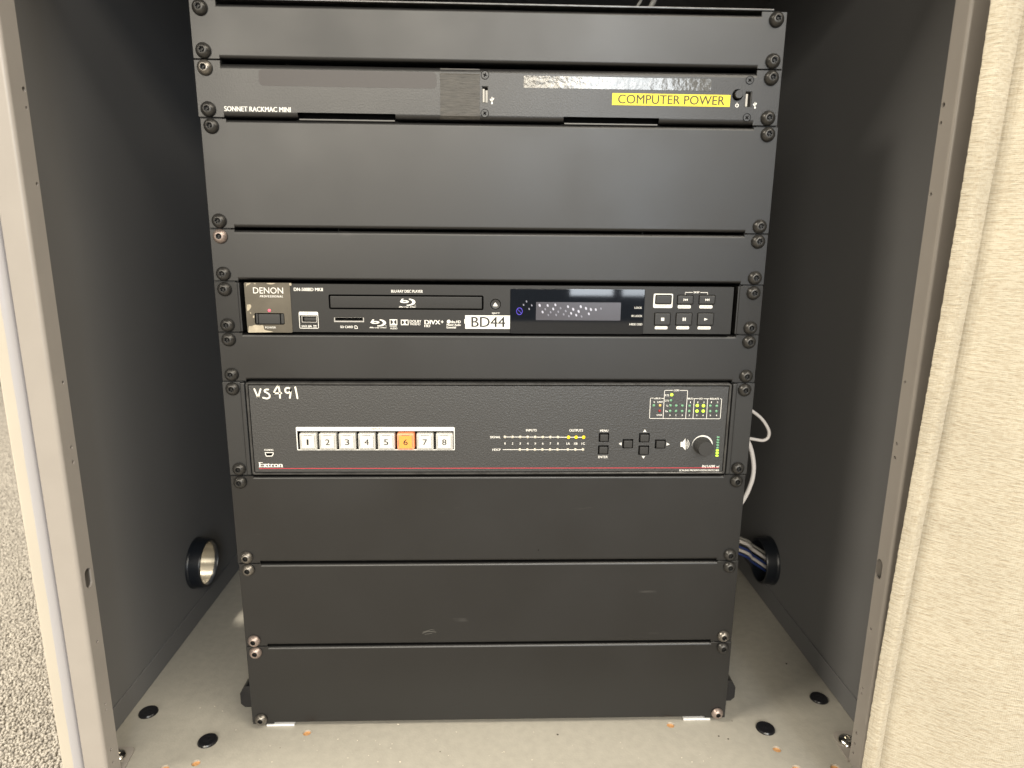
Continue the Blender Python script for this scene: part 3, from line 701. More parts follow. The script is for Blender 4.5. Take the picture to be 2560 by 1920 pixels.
# ------------------------------------------------------------------ disc player
zb = ub(6) + .0004; YF = -.0030
bd = thing('disc_player', (.0003, 0, zb), 'black one-unit disc player with display window and white BD44 label', 'disc player')
zt = zb + U - .0012
def ear(s, xo, xi, z0, z1, material, parent, ridge=.0022):
    bm = bmesh.new()
    xa, xb = xo, xi
    box(bm, min(xa, xb), max(xa, xb), .0001, .0021, z0, z1, .0006, 2)
    box(bm, min(xb, xb - s * ridge), max(xb, xb - s * ridge), -.0006, .020, z0 + .0003, z1 - .0003, .0007, 2)
    return obj('rack_ear', bm, material, parent)
xeL = at_y(597, 770).x; xeR = at_y(1846, 780).x
ear(-1, -.2413, xeL, zb, zt, 'bd', bd); ear(1, .2418, xeR, zb, zt, 'bd', bd)
four(bd, .0003, zb, U - .0012)
xf0, xf1 = at_y(615.5, 770, YF).x, at_y(1830.5, 775, YF).x
tray = rect('b', 175, 345, 1003 + 1800, 580, YF); tray = (pt('b', 172, 445, YF)[0], pt('c', 1003, 480, YF)[0], pt('b', 600, 555, YF)[1], pt('b', 600, 348, YF)[1])
topn = (pt('b', 150, 445, YF)[0], pt('c', 1030, 480, YF)[0], tray[2] - .0011, tray[3] + .0014)
pw = rect('a', 257, 640, 772, 838, YF); usb = rect('a', 1060, 685, 1328, 808, YF); sd = rect('b', 240, 717, 760, 797, YF)
ej = pt('c', 1237, 487, YF); ejr = (rect('c', 1145, 395, 1330, 580, YF)[1] - rect('c', 1145, 395, 1330, 580, YF)[0]) / 2
keys = [rect('e', 400, 325, 685, 490, YF), rect('e', 777, 325, 1063, 492, YF), rect('e', 1150, 325, 1440, 493, YF), rect('e', 380, 633, 668, 855, YF), rect('e', 750, 632, 1040, 856, YF), rect('e', 1122, 633, 1413, 857, YF)]
dsp = (pt('d', 96, 530, YF)[0], pt('d', 2150, 540, YF)[0], pt('d', 1100, 885, YF)[1], pt('d', 1100, 197, YF)[1])
grow = lambda r, d: (r[0] - d, r[1] + d, r[2] - d, r[3] + d)
bm = bmesh.new()
plate(bm, rr(xf0, xf1, zb + .0006, zt - .0008, .0005, 2), [rr(*topn, .0016), rr(*pw, .0013), rc(*grow(usb, .0001)), rc(*sd), circ(ej[0], ej[1], ejr, 28)] + [rr(*k, .0012) for k in keys] + [rr(*grow(dsp, .00015), .0016)], YF, .004, 'xz', back=False)
obj('face_plate', bm, 'bd', bd, ang=30)
bm = bmesh.new(); box(bm, xf0 + .001, xf1 - .001, .003, .28, zb + .0012, zt - .0015); obj('chassis', bm, 'void', bd, smooth=False)
bm = bmesh.new(); box(bm, tray[0], tray[1], YF + .0004, .003, tray[2], tray[3], .0006); tr = obj('disc_tray', bm, 'bd', bd)
# logo plate with worn film
lp = (pt('a', 100, 500, YF)[0], pt('a', 888, 560, YF)[0], pt('a', 520, 975, YF)[1], pt('a', 480, 115, YF)[1])
bm = bmesh.new(); plate(bm, rr(*lp, .0010, 3), [rr(*pw, .0013)], YF - .0005, YF, 'xz', back=False); lpo = obj('logo_plate', bm, 'film', bd, ang=30)
bm = bmesh.new(); YW = YF - .00055
def blob(k, pts_):
    q = smooth_pts([Vector(pt(k, *p, YF)) for p in pts_ + pts_[:1]], 4)[:-1]; flat(bm, [(v.x, v.y) for v in q], YW)
blob('a', [(112, 128), (185, 122), (158, 150), (128, 160), (112, 180)]); blob('a', [(240, 122), (272, 122), (262, 146)]); blob('a', [(455, 122), (610, 124), (560, 142), (490, 140)])
blob('a', [(850, 122), (890, 124), (888, 165), (860, 160)]); blob('a', [(125, 495), (180, 490), (197, 530), (165, 585), (128, 595)]); blob('a', [(172, 625), (195, 635), (185, 652)])
blob('a', [(150, 975), (158, 870), (200, 865), (242, 850), (270, 845), (330, 852), (405, 855), (430, 930), (560, 955), (540, 968), (300, 975)])
blob('a', [(225, 690), (250, 680), (250, 720), (228, 720)])
obj('worn_patch', bm, 'film_worn', lpo, smooth=False)
bm = bmesh.new(); text(bm, 'DENON', rect('a', 230, 196, 748, 303, YF), YF - .0006, .0); text(bm, 'PROFESSIONAL', rect('a', 345, 333, 746, 369, YF), YF - .0006, .03, .25, 1.25); text(bm, 'POWER', rect('a', 440, 872, 625, 906, YF), YF - .0006, .01, 0, 1.1)
printed('lettering', bm, 'white', lpo)
bm = bmesh.new(); pi = rect('a', 318, 660, 690, 830, YF); box(bm, *pi[:2], YF + .0001, .002, *pi[2:], .0006); box(bm, pw[0] + .0006, pi[0] - .0006, YF + .0008, .002, pw[2] + .0006, pw[3] - .0008, .0003); box(bm, pi[1] + .0006, pw[1] - .0009, YF + .0008, .002, pw[2] + .0006, pw[3] - .0008, .0003); obj('power_button', bm, 'bdgloss', bd)
def led_mesh(nm, r, h):
    bm = bmesh.new(); lathe(bm, [(r, -.0004), (r, .0), (r * .92, h * .45), (r * .6, h * .85), (0, h)], 14); return mesh_of(nm, bm, 60)
LED = led_mesh('led', .00135, .0009); LEDS = led_mesh('led', .00128, .0010)
p = pt('a', 510, 595, YF); inst('led', LED, 'led_pow', bd, (p[0], YF - .0005, p[1]), scale=.95)
# usb socket, card slot, eject button
bm = bmesh.new(); plate(bm, rc(*grow(usb, -.0002)), [rc(*grow(usb, -.0007))], YF + .0004, .0028, 'xz'); us = obj('usb_port', bm, 'alu', bd, smooth=False)
bm = bmesh.new(); box(bm, usb[0] + .0022, usb[1] - .0012, YF + .0010, .0028, usb[2] + .0016, usb[3] - .0018, .0002); obj('tongue', bm, 'bdgloss', us)
bm = bmesh.new(); plate(bm, rc(*sd), [rc(sd[0] + .0009, sd[1] - .0009, sd[2] + .0011, sd[3] - .0002)], YF + .0004, .0028, 'xz'); obj('card_slot', bm, 'alu', bd, smooth=False)
bm = bmesh.new(); lathe(bm, [(ejr * .9, -.004), (ejr * .9, .0001), (ejr * .84, .0006), (ejr * .5, .0003), (0, .0002)], 28); bmesh.ops.translate(bm, verts=bm.verts, vec=(ej[0], YF, ej[1])); ejo = obj('eject_button', bm, 'bdgloss', bd)
bm = bmesh.new(); flat(bm, [pt('c', 1197, 495, YF), pt('c', 1268, 498, YF), pt('c', 1233, 455, YF)], YF - .0008); flat(bm, rc(*rect('c', 1197, 503, 1268, 521, YF)), YF - .0008); obj('eject_symbol', bm, 'white', ejo, smooth=False)
# display window
bm = bmesh.new(); box(bm, dsp[0], dsp[1], YF - .0006, .003, dsp[2], dsp[3], .0004); dw = obj('display_window', bm, 'acryl', bd)
YD = YF - .00066
bm = bmesh.new(); vr = (pt('d', 490, 540, YF)[0], pt('d', 1790, 545, YF)[0], pt('d', 1140, 680, YF)[1], pt('d', 1140, 403, YF)[1]); flat(bm, rc(*vr), YD); obj('display_glass', bm, 'vfd', dw, smooth=False)
dots = [(547, 450, 3), (670, 452, 2), (788, 442, 2), (633, 508, 1), (755, 505, 2), (868, 493, 1), (592, 552, 2), (715, 555, 1), (833, 548, 1), (947, 537, 1), (982, 470, 2), (1062, 510, 3), (1178, 470, 3), (1145, 543, 3), (1030, 572, 2), (1108, 600, 2), (1258, 497, 3), (1333, 513, 3), (1408, 515, 2), (1487, 500, 1), (1302, 580, 2), (1190, 620, 1), (800, 597, 1), (915, 588, 1), (995, 615, 1), (680, 597, 0), (345, 390, 0), (300, 442, 0), (385, 505, 0), (425, 450, 0)]  # spots of reflected light on the acrylic, built as glowing flat dots
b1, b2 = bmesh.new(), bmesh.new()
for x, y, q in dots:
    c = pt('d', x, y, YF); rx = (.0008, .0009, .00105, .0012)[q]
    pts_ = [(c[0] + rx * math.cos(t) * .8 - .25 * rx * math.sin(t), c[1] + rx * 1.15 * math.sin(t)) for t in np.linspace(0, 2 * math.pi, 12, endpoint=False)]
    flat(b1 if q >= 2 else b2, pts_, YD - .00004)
obj('reflected_dots', b1, 'refl_dot', dw, smooth=False); obj('reflected_dots', b2, 'refl_dim', dw, smooth=False)
bm = bmesh.new(); c = pt('d', 237, 540, YF); flat(bm, [(c[0] + .0028 * math.cos(t), c[1] + .0033 * math.sin(t)) for t in np.linspace(0, 2 * math.pi, 24, endpoint=False)], YD, [[(c[0] + .0023 * math.cos(t), c[1] + .0027 * math.sin(t)) for t in np.linspace(0, 2 * math.pi, 24, endpoint=False)]]); ribbon(bm, [(c[0] - .0018, c[1] + .0018), (c[0] + .0018, c[1] - .0018)], .0004, YD); obj('display_indicator', bm, 'vfd_blue', dw, smooth=False)
bm = bmesh.new(); text(bm, 'LOCK', rect('d', 2003, 471, 2117, 502, YF), YD, .012); text(bm, 'IR LOCK', rect('d', 1957, 597, 2122, 628, YF), YD, .012); text(bm, 'HIDE OSD', rect('d', 1925, 725, 2122, 757, YF), YD, .012); printed('lettering', bm, 'white', dw)
# push keys
def key(r, sym, parent):
    r = grow(r, -.0005)
    bm = bmesh.new(); box(bm, r[0], r[1], YF - .0012, .002, r[2], r[3], .0007, 3); k = obj('push_key', bm, 'bdgloss', parent)
    if sym:
        cx, cz = (r[0] + r[1]) / 2, (r[2] + r[3]) / 2; s = .0014; y = YF - .0013
        bm = bmesh.new()
        T = lambda x, d: flat(bm, [(x - d * s * .55, cz - s * .75), (x - d * s * .55, cz + s * .75), (x + d * s * .55, cz)], y)
        if sym == 'stop': flat(bm, rc(cx - s, cx + s, cz - s, cz + s), y)
        if sym == 'pause': flat(bm, rc(cx - s, cx - s * .25, cz - s, cz + s), y); flat(bm, rc(cx + s * .25, cx + s, cz - s, cz + s), y)
        if sym == 'play': flat(bm, [(cx - s, cz - s * .9), (cx - s, cz + s * .9), (cx + s * 1.3, cz)], y)
        if sym == 'next': T(cx - s * .75, 1); T(cx + s * .4, 1); flat(bm, rc(cx + s, cx + s * 1.35, cz - s * .75, cz + s * .75), y)
        if sym == 'prev': T(cx + s * .75, -1); T(cx - s * .4, -1); flat(bm, rc(cx - s * 1.35, cx - s, cz - s * .75, cz + s * .75), y)
        obj('symbol', bm, 'white', k, smooth=False)
for r, s_ in zip(keys, (None, 'prev', 'next', 'stop', 'pause', 'play')): key(r, s_, bd)
# printing on the player
bm = bmesh.new(); Y = YF - .0001
text(bm, 'DN-500BD MKII', rect('a', 930, 203, 1432, 260, YF), Y, .03); text(bm, 'BLU-RAY DISC PLAYER', rect('b', 1230, 240, 1778, 288, YF), Y, .03)
text(bm, 'EJECT', rect('c', 1175, 630, 1310, 663, YF), Y, .03); text(bm, 'SD CARD', rect('b', 350, 860, 573, 900, YF), Y, .03)
q = rect('b', 597, 855, 652, 912, YF); flat(bm, [(q[0], q[2]), (q[1], q[2]), (q[1], q[3] - .0012), (q[1] - .0012, q[3]), (q[0], q[3])], Y, [[(q[0] + .0005, q[2] + .0005), (q[1] - .0005, q[2] + .0005), (q[1] - .0005, q[3] - .0014), (q[1] - .0014, q[3] - .0005), (q[0] + .0005, q[3] - .0005)]])
q = rect('a', 1022, 618, 1356, 908, YF); flat(bm, rr(*q, .0012), Y, [rr(q[0] + .0005, q[1] - .0005, q[2] + .0005, rect('a', 1022, 677, 1356, 680, YF)[3], .0004)])
text(bm, '5V/1.0A', rect('a', 1065, 850, 1245, 888, YF), Y, .03); flat(bm, rc(*rect('a', 1268, 852, 1325, 862, YF)), Y); flat(bm, rc(*rect('a', 1268, 876, 1325, 886, YF)), Y)
def disc_logo(k, x0, y0, x1, y1, y):
    q = rect(k, x0, y0, x1, y1, YF); wd, h = q[1] - q[0], q[3] - q[2]
    P_ = lambda a, b: (q[0] + a * wd, q[2] + b * h)
    E_ = lambda cx, cz, rx, rz, a0, a1, n=16: [P_(cx + rx * math.cos(R(a0 + (a1 - a0) * i / n)), cz + rz * math.sin(R(a0 + (a1 - a0) * i / n))) for i in range(n + 1)]
    flat(bm, E_(.50, .62, .47, .40, 75, -95) + E_(.48, .62, .31, .30, -95, 70), y)                     # crescent of the disc
    flat(bm, E_(.33, .66, .26, .16, 0, 345, 20), y, [E_(.34, .66, .12, .055, 0, 330, 10)])
    flat(bm, [P_(.07, .66), P_(.16, .66), P_(.30, .98), P_(.18, .98)], y - 4e-6)
    text(bm, 'Blu-ray Disc', (q[0], q[1], q[2] - .02 * h, q[2] + .17 * h), y, .03, .3)
    text(bm, 'TM', (q[1] - .1 * wd, q[1], q[2] + .22 * h, q[2] + .31 * h), y, .0)
disc_logo('b', 1362, 390, 1658, 548, YF + .0002 - .0001); disc_logo('b', 853, 748, 1152, 905, Y)
def dd(k, x0, y0, x1, y1):
    q = rect(k, x0, y0, x1, y1, YF); wd, h = q[1] - q[0], q[3] - q[2]
    hol = []
    for s in (0, 1):
        pts_ = [(.10, .12)] + [(.10 + .33 * math.cos(R(a)), .5 + .38 * math.sin(R(a))) for a in range(-90, 91, 18)] + [(.10, .88)]
        hol.append([(q[0] + (a if s == 0 else 1 - a) * wd, q[2] + b * h) for a, b in pts_[1:-1]])
    flat(bm, rc(*q), Y, hol)
dd('b', 1205, 748, 1336, 845); dd('b', 1398, 755, 1530, 848)
text(bm, 'DOLBY', rect('b', 1207, 850, 1334, 880, YF), Y, .02); text(bm, 'AUDIO', rect('b', 1212, 890, 1338, 920, YF), Y, .02)
text(bm, 'DOLBY', rect('b', 1550, 760, 1752, 806, YF), Y, .02); text(bm, 'TRUEHD', rect('b', 1550, 813, 1735, 850, YF), Y, .02)
text(bm, 'DIVX', rect('b', 1805, 762, 2080, 835, YF), Y, .035); text(bm, '+', rect('b', 2085, 768, 2138, 815, YF), Y, .035); text(bm, 'HD', rect('b', 1805, 842, 1905, 883, YF), Y, .03)
q = pt('c', 428, 788, YF); flat(bm, circ(q[0], q[1], .0017, 14), Y); text(bm, 'dts-HD', rect('c', 468, 768, 635, 815, YF), Y, .035); text(bm, 'Master Audio', rect('c', 392, 823, 635, 862, YF), Y, .03); text(bm, 'Essential', rect('c', 392, 868, 552, 905, YF), Y, .03)
q = rect('e', 370, 305, 704, 552, YF); flat(bm, rr(*q, .0013), Y, [rr(*grow(keys[0], .0001), .0012)])
for (x0, y0, x1, y1) in ((790, 503, 1015, 560), (1163, 505, 1390, 560), (393, 868, 613, 920), (765, 868, 987, 920), (1133, 870, 1358, 922)): flat(bm, rr(*rect('e', x0, y0, x1, y1, YF), .0010), Y)
ribbon(bm, [pt('e', 920, 316, YF), pt('e', 922, 283, YF), pt('e', 1045, 283, YF)], .0005, Y); ribbon(bm, [pt('e', 1185, 284, YF), pt('e', 1307, 286, YF), pt('e', 1306, 318, YF)], .0005, Y); text(bm, 'SKIP', rect('e', 1062, 265, 1165, 298, YF), Y, .03)
printed('lettering', bm, 'white', bd)
bm = bmesh.new(); Y2 = Y - .00005
text(bm, 'USB', rect('a', 1085, 630, 1188, 662, YF), Y2, -.005)
for s_, x0, y0, x1, y1 in (('SHIFT', 470, 508, 588, 537), ('REPEAT', 815, 517, 985, 545), ('A-B', 1243, 518, 1312, 545), ('LOCK', 443, 880, 553, 906), ('IR LOCK', 790, 882, 955, 908), ('HIDE OSD', 1150, 883, 1338, 910)): text(bm, s_, rect('e', x0, y0, x1, y1, YF), Y2, -.005)
printed('small_lettering', bm, 'greytext', bd)
bm = bmesh.new(); r = (pt('c', 712, 790, YF)[0], pt('c', 1484, 800, YF)[0], pt('c', 1100, 912, YF)[1], pt('c', 1100, 681, YF)[1]); plate(bm, rc(*r), (), YF - .0003, YF, 'xz', back=False); plate(bm, rc(r[0] - .0007, r[0] + .0001, r[2] + .0045, r[2] + .0085), (), YF - .0002, YF, 'xz', back=False); lb = tag(obj('label', bm, 'wlabel', bd, smooth=False), 'white BD44 label')
bm = bmesh.new(); text(bm, 'BD44', rect('c', 818, 705, 1405, 880, YF), YF - .00036, .012); obj('lettering', bm, 'blacktext', lb, smooth=False)

# ------------------------------------------------------------------ presentation switcher
zb = ub(9) + .0004; zt = ub(7) - .0006; YE = -.0040
sw = thing('video_switcher', (0, 0, zb), 'dark grey two-unit switcher with eight white buttons, one lit orange, and a volume knob', 'video switcher')
def ear2(s, xo, xi):
    bm = bmesh.new(); xr = xi - s * .0
    box(bm, min(xo, xi), max(xo, xi), .0001, .0024, zb, zt, .0005, 2)
    box(bm, min(xi, xi - s * .0045), max(xi, xi - s * .0045), -.0014, .022, zb + .0002, zt - .0002, .0012, 3)
    return obj('rack_ear', bm, 'extear', sw)
bz = ((at_y(614.5, 1070, YE).x * .5 + at_y(628, 1180, YE).x * .5), 0)
bxL = (at_y(613.7, 956, YE).x + at_y(628.5, 1184, YE).x) / 2; bxR = (at_y(1831, 962, YE).x + at_y(1812, 1185, YE).x) / 2
ear2(-1, -.2416, bxL - .0060); ear2(1, .2420, bxR + .0062)
four(sw, .0000, zb, zt - zb)
bzt = (at_y(613.7, 954.5, YE).z + at_y(1831, 960.8, YE).z) / 2; bzb = (at_y(628.5, 1186, YE).z + at_y(1812, 1187, YE).z) / 2
bm = bmesh.new()
o_ = (bxL, bxR, bzb, bzt); n_ = grow(o_, -.0021)
lo = [(rr(*o_, .0022, 4), .004), (rr(*o_, .0022, 4), YE + .0006), (rr(*grow(o_, -.0006), .0018, 4), YE), (rr(*grow(o_, -.0015), .0012, 4), YE), (rr(*n_, .0009, 4), YE + .0006), (rr(*n_, .0009, 4), YE + .003)]
rings = [[bm.verts.new((a, y, b)) for a, b in l] for l, y in lo]
for a, b in zip(rings, rings[1:]):
    for i in range(len(a)): bm.faces.new((a[i], a[(i + 1) % len(a)], b[(i + 1) % len(a)], b[i]))
obj('bezel', bm, 'bezel', sw, ang=25)
YP = YE + .0008
inner = grow(n_, -.0007)
keyr = [rect('i', 185, 163, 315, 275, YP), rect('i', 175, 318, 308, 430, YP), rect('i', 690, 165, 825, 280, YP), rect('i', 483, 240, 617, 355, YP), rect('i', 890, 245, 1025, 358, YP), rect('i', 682, 320, 817, 437, YP)]
bw = (pt('g', 122, 260, YP)[0], pt('g', 2084, 255, YP)[0], pt('g', 1100, 367, YP)[1], pt('g', 1100, 138, YP)[1])
cfg = [pt('f', *p_, YP) for p_ in ((793, 1228), (905, 1228), (905, 1245), (890, 1268), (812, 1272), (797, 1248))]
bm = bmesh.new(); plate(bm, rr(*inner, .0004, 2), [rc(*bw), cfg] + [rr(*k, .0004) for k in keyr], YP, .004, 'xz', back=False); obj('face_plate', bm, 'ext', sw, smooth=True, ang=20)
bm = bmesh.new(); box(bm, bxL + .001, bxR - .001, .0035, .26, bzb + .001, bzt - .001); obj('chassis', bm, 'void', sw, smooth=False)
# lettering in white paint and print
bm = bmesh.new(); Y = YP - .00012
S = lambda *pp: [pt('f', x, y, YP) for x, y in pp]
def pen(pp, wd=.0015):
    ribbon(bm, [tuple(v) for v in smooth_pts([Vector(p_) for p_ in S(*pp)], 5)], wd, Y)
pen(((612, 208), (672, 345))); pen(((672, 345), (712, 208)))
pen(((835, 215), (790, 218), (775, 245), (815, 268), (850, 295), (855, 335), (815, 358), (752, 345)))
pen(((990, 155), (940, 230), (928, 278))); pen(((928, 278), (1042, 272))); pen(((995, 158), (1012, 230), (1022, 348)))
pen(((1190, 205), (1150, 188), (1108, 205), (1112, 255), (1150, 268), (1188, 240), (1192, 205))); pen(((1192, 205), (1190, 270), (1178, 350)))
pen(((1265, 178), (1285, 270), (1300, 355)))
obj('hand_lettering', bm, 'offwhite', sw, smooth=False)
bm = bmesh.new()
# maker's name with slab serifs
r = rect('f', 688, 1378, 1062, 1454, YP); text(bm, 'Extron', r, Y, .03)
wd, h = r[1] - r[0], r[3] - r[2]
for a, b, c in ((0.0, .09, 0), (0.0, .09, .92), (.21, .30, 0), (.33, .42, 0), (.21, .29, .60), (.34, .41, .60), (.56, .68, 0), (.79, .87, 0), (.93, 1.01, 0)): flat(bm, rc(r[0] + (a - .02) * wd, r[0] + (b + .01) * wd, r[2] + c * h, r[2] + (c + .09) * h), Y - 5e-6)
text(bm, 'CONFIG', rect('f', 770, 1165, 915, 1192, YP), Y, .03)
cf = [pt('f', *p_, YP) for p_ in ((780, 1216), (918, 1216), (920, 1248), (898, 1282), (802, 1285), (783, 1250))]; flat(bm, cf, Y, [cfg])
q = (pt('g', 107, 235, YP)[0], pt('g', 2096, 235, YP)[0], pt('g', 1100, 380, YP)[1], pt('g', 1100, 88, YP)[1]); flat(bm, rr(*q, .0010), Y, [rc(*bw)])
text(bm, 'INPUTS', rect('h', 848, 168, 1045, 210, YP), Y, .025); text(bm, 'OUTPUTS', rect('h', 1647, 168, 1898, 214, YP), Y, .025)
text(bm, 'SIGNAL', rect('h', 185, 294, 380, 335, YP), Y, .025); text(bm, 'HDCP', rect('h', 230, 526, 380, 567, YP), Y, .025)
LX = (460, 600, 740, 880, 1018, 1157, 1297, 1437, 1632, 1772, 1910); LH = (735, 873, 1012, 1150, 1290, 1428, 1620, 1758, 1897)
for s_, x in zip('12345678', LX): text(bm, s_, rect('h', x - (8 if s_ == '1' else 14), 413, x + (8 if s_ == '1' else 14), 452, YP), Y, .025)
for s_, x in zip(('1A', '1B', '1C'), LX[8:]): text(bm, s_, rect('h', x - 38, 413, x + 26, 455, YP), Y, .02)
def line(k, x0, y0, x1, y1, wd=.0005): ribbon(bm, [pt(k, x0, y0, YP), pt(k, x1, y1, YP)], wd, Y)
line('h', 460, 312, 1910, 318, .0006); line('h', 425, 545, 1897, 547, .0006)
text(bm, 'MENU', rect('i', 202, 120, 305, 147, YP), Y, .025); text(bm, 'ENTER', rect('i', 178, 449, 298, 478, YP), Y, .025)
for tri in (((742, 150), (786, 150), (764, 115)), ((725, 452), (768, 452), (746, 487)), ((472, 280), (472, 320), (436, 298)), ((1037, 284), (1037, 324), (1077, 305))): flat(bm, [pt('i', *p_, YP) for p_ in tri], Y)
flat(bm, [pt('i', *p_, YP) for p_ in ((1213, 275), (1240, 275), (1275, 232), (1275, 380), (1240, 337), (1213, 337))], Y)
kc = pt('i', 1487, 318, YP)
for rx in (.0016, .0027, .0038):
    c_ = pt('i', 1270, 305, YP); ribbon(bm, [(c_[0] + rx * math.cos(R(a)), c_[1] + rx * 1.3 * math.sin(R(a))) for a in range(-60, 61, 12)], .0004, Y)
arc_o = [(kc[0] + .0098 * math.cos(R(a)), kc[1] + .0098 * math.sin(R(a))) for a in range(182, -3, -6)]
arc_i = [(kc[0] - .0004 + (.0093 - .0018 * (182 - a) / 185) * math.cos(R(a)), kc[1] + (.0093 - .0018 * (182 - a) / 185) * math.sin(R(a))) for a in range(182, -3, -6)]
flat(bm, arc_o + arc_i[::-1], Y)
text(bm, 'IN1608 xi', rect('i', 1480, 565, 1700, 604, YP), Y, .02, .15); text(bm, 'SCALING PRESENTATION SWITCHER', rect('i', 1196, 620, 1698, 643, YP), Y, .025)
for a in (((245, 333), (203, 333), (192, 345), (175, 695), (185, 708), (1465, 714), (1478, 705), (1505, 355), (1495, 345), (1478, 345)), ((598, 190), (465, 190), (453, 200), (425, 708)), ((735, 192), (870, 192), (878, 202), (840, 708)), ((395, 337), (436, 340)), ((878, 340), (888, 340)), ((985, 343), (1000, 343), (975, 708)), ((1000, 343), (1080, 343)), ((1175, 345), (1275, 345)), ((1245, 347), (1225, 710))):
    ribbon(bm, [pt('j', *p_, YP) for p_ in a], .00048, Y)
for s_, x0, y0, x1, y1 in (('eBUS', 265, 323, 378, 353), ('S', 250, 390, 273, 420), ('LIMIT', 320, 390, 425, 420), ('OVER', 303, 630, 413, 660), ('COM', 620, 174, 718, 208), ('RTS', 462, 264, 535, 299), ('CTS', 455, 366, 530, 398), ('Tx', 480, 458, 522, 490), ('Rx', 468, 560, 518, 590), ('1', 545, 635, 558, 662), ('2', 648, 635, 672, 663), ('3', 763, 636, 788, 663), ('IR/S', 890, 326, 970, 360), ('1', 922, 395, 936, 424), ('2', 896, 636, 920, 664), ('I/O', 1095, 327, 1155, 360), ('1', 1058, 395, 1072, 424), ('2', 1165, 396, 1190, 424), ('3', 1032, 637, 1056, 664), ('4', 1145, 637, 1172, 665), ('RELAYS', 1293, 328, 1455, 362), ('1', 1308, 395, 1322, 424), ('2', 1416, 396, 1441, 424), ('3', 1280, 638, 1305, 666), ('4', 1395, 638, 1421, 667)):
    text(bm, s_, rect('j', x0, y0, x1, y1, YP), Y, .025)
printed('lettering', bm, 'white', sw)
bm = bmesh.new(); zl = (pt('f', 690, 1467, YP)[1] + pt('i', 1190, 607, YP)[1]) / 2; flat(bm, rc(pt('f', 690, 1467, YP)[0], pt('i', 1697, 608, YP)[0], zl - .00034, zl + .00034), Y - .00001); obj('red_stripe', bm, 'redline', sw, smooth=False)
bm = bmesh.new(); r = rect('g', 1040, 99, 1185, 122, YP); text(bm, 'INPUTS', r, Y - .00004, .015, 0, 1.2); obj('small_lettering', bm, 'blacktext', sw, smooth=False)
# eight clear-capped input buttons
BX = ((132, 362), (383, 615), (630, 857), (880, 1103), (1125, 1345), (1368, 1587), (1613, 1830), (1857, 2067))
pitch = [(pt('g', (a + b) / 2, 260, YP - .003)[0]) for a, b in BX]
x0, dx = np.polyfit(range(8), pitch, 1)[::-1]
zc = (bw[2] + bw[3]) / 2 - .0008; hb = .0079; YB = YP - .0030
for i in range(8):
    cx = x0 + dx * i
    lit = i == 5
    bm = bmesh.new(); box(bm, cx - hb, cx + hb, YB, .003, zc - hb, zc + hb, .0014, 2)
    b = obj('input_button', bm, 'cap_on' if lit else 'cap', sw)
    if lit: tag(b, 'input button 6, lit orange')
    bm = bmesh.new(); g_ = .0058; plate(bm, rr(cx - g_, cx + g_, zc - g_, zc + g_, .0004, 2), (), YB - .0004, YB, 'xz', back=False); obj('insert', bm, 'capinner_on' if lit else 'capinner', b)
    bm = bmesh.new()
    for xa, xb, za, zb_ in ((-.0036, .0036, .0060, .0064), (-.0024, .0024, -.0070, -.0067), (-.0066, -.0063, -.004, .002), (-.0062, -.0034, -.0069, -.0065), (.0034, .0062, -.0069, -.0065), (.0060, .0062, -.0050, .0055), (-.0060, -.0058, .002, .0055)):
        flat(bm, rc(cx + xa, cx + xb, zc + za, zc + zb_), YB - .00008)
    obj('mould_marks', bm, 'greytext' if not lit else 'redline', b, smooth=False)
    bm = bmesh.new(); s_ = str(i + 1); hw = .00085 if s_ == '1' else .0020; text(bm, s_, (cx - hw + (-.0003 if s_ == '1' else 0), cx + hw - (.0003 if s_ == '1' else 0), zc - .0028, zc + .0026), YB - .00048, .008); obj('numeral', bm, 'blacktext', b, smooth=False)
bm = bmesh.new(); box(bm, bw[0] - .001, bw[1] + .001, .0018, .003, bw[2] - .001, bw[3] + .001); obj('button_well', bm, 'void', sw)
for r in keyr:
    g_ = grow(r, -.0011); bm = bmesh.new(); box(bm, g_[0], g_[1], YP - .0022, .003, g_[2], g_[3], .0006, 2); obj('push_key', bm, 'key', sw)
for x in LX[:8]:
    p_ = pt('h', x, 312 + (x - 460) * .004, YP); inst('led', LED, 'led_off', sw, (p_[0], YP, p_[1]))
for x in LX[8:]:
    p_ = pt('h', x, 318, YP); tag(inst('led', LED, 'led_yel', sw, (p_[0], YP, p_[1]), scale=1.12), 'signal LED lit yellow')
for x in LH:
    p_ = pt('h', x, 546, YP); inst('led', LED, 'led_off', sw, (p_[0], YP, p_[1]))
for x, y, k in ((255, 468, 'green'), (370, 468, 'amber'), (362, 568, 'red'), (585, 272, 'lime'), (570, 375, 'green'), (563, 470, 'green'), (668, 472, 'green'), (782, 473, 'green'), (553, 570, 'green'), (662, 572, 'green'), (777, 573, 'green'), (915, 475, 'green'), (908, 573, 'green'), (1055, 470, 'lime'), (1170, 475, 'lime'), (1050, 572, 'lime'), (1165, 573, 'lime'), (1298, 475, 'green'), (1415, 477, 'green'), (1293, 575, 'green'), (1408, 575, 'green')):
    p_ = pt('j', x, y, YP); inst('led', LEDS, 'led_' + k, sw, (p_[0], YP, p_[1]), scale=1.15 if k == 'lime' else 1.0)
for i in range(8):
    x, y = 1685 - 2.2 * i, 216 + 33.0 * i
    p_ = pt('i', x, y, YP); bm = bmesh.new(); box(bm, p_[0] - .0013, p_[0] + .0013, YP - .0009, YP + .001, p_[1] - .00085, p_[1] + .00085, .0005, 2); obj('meter_segment', bm, 'led_lime' if i >= 5 else 'led_green', sw)
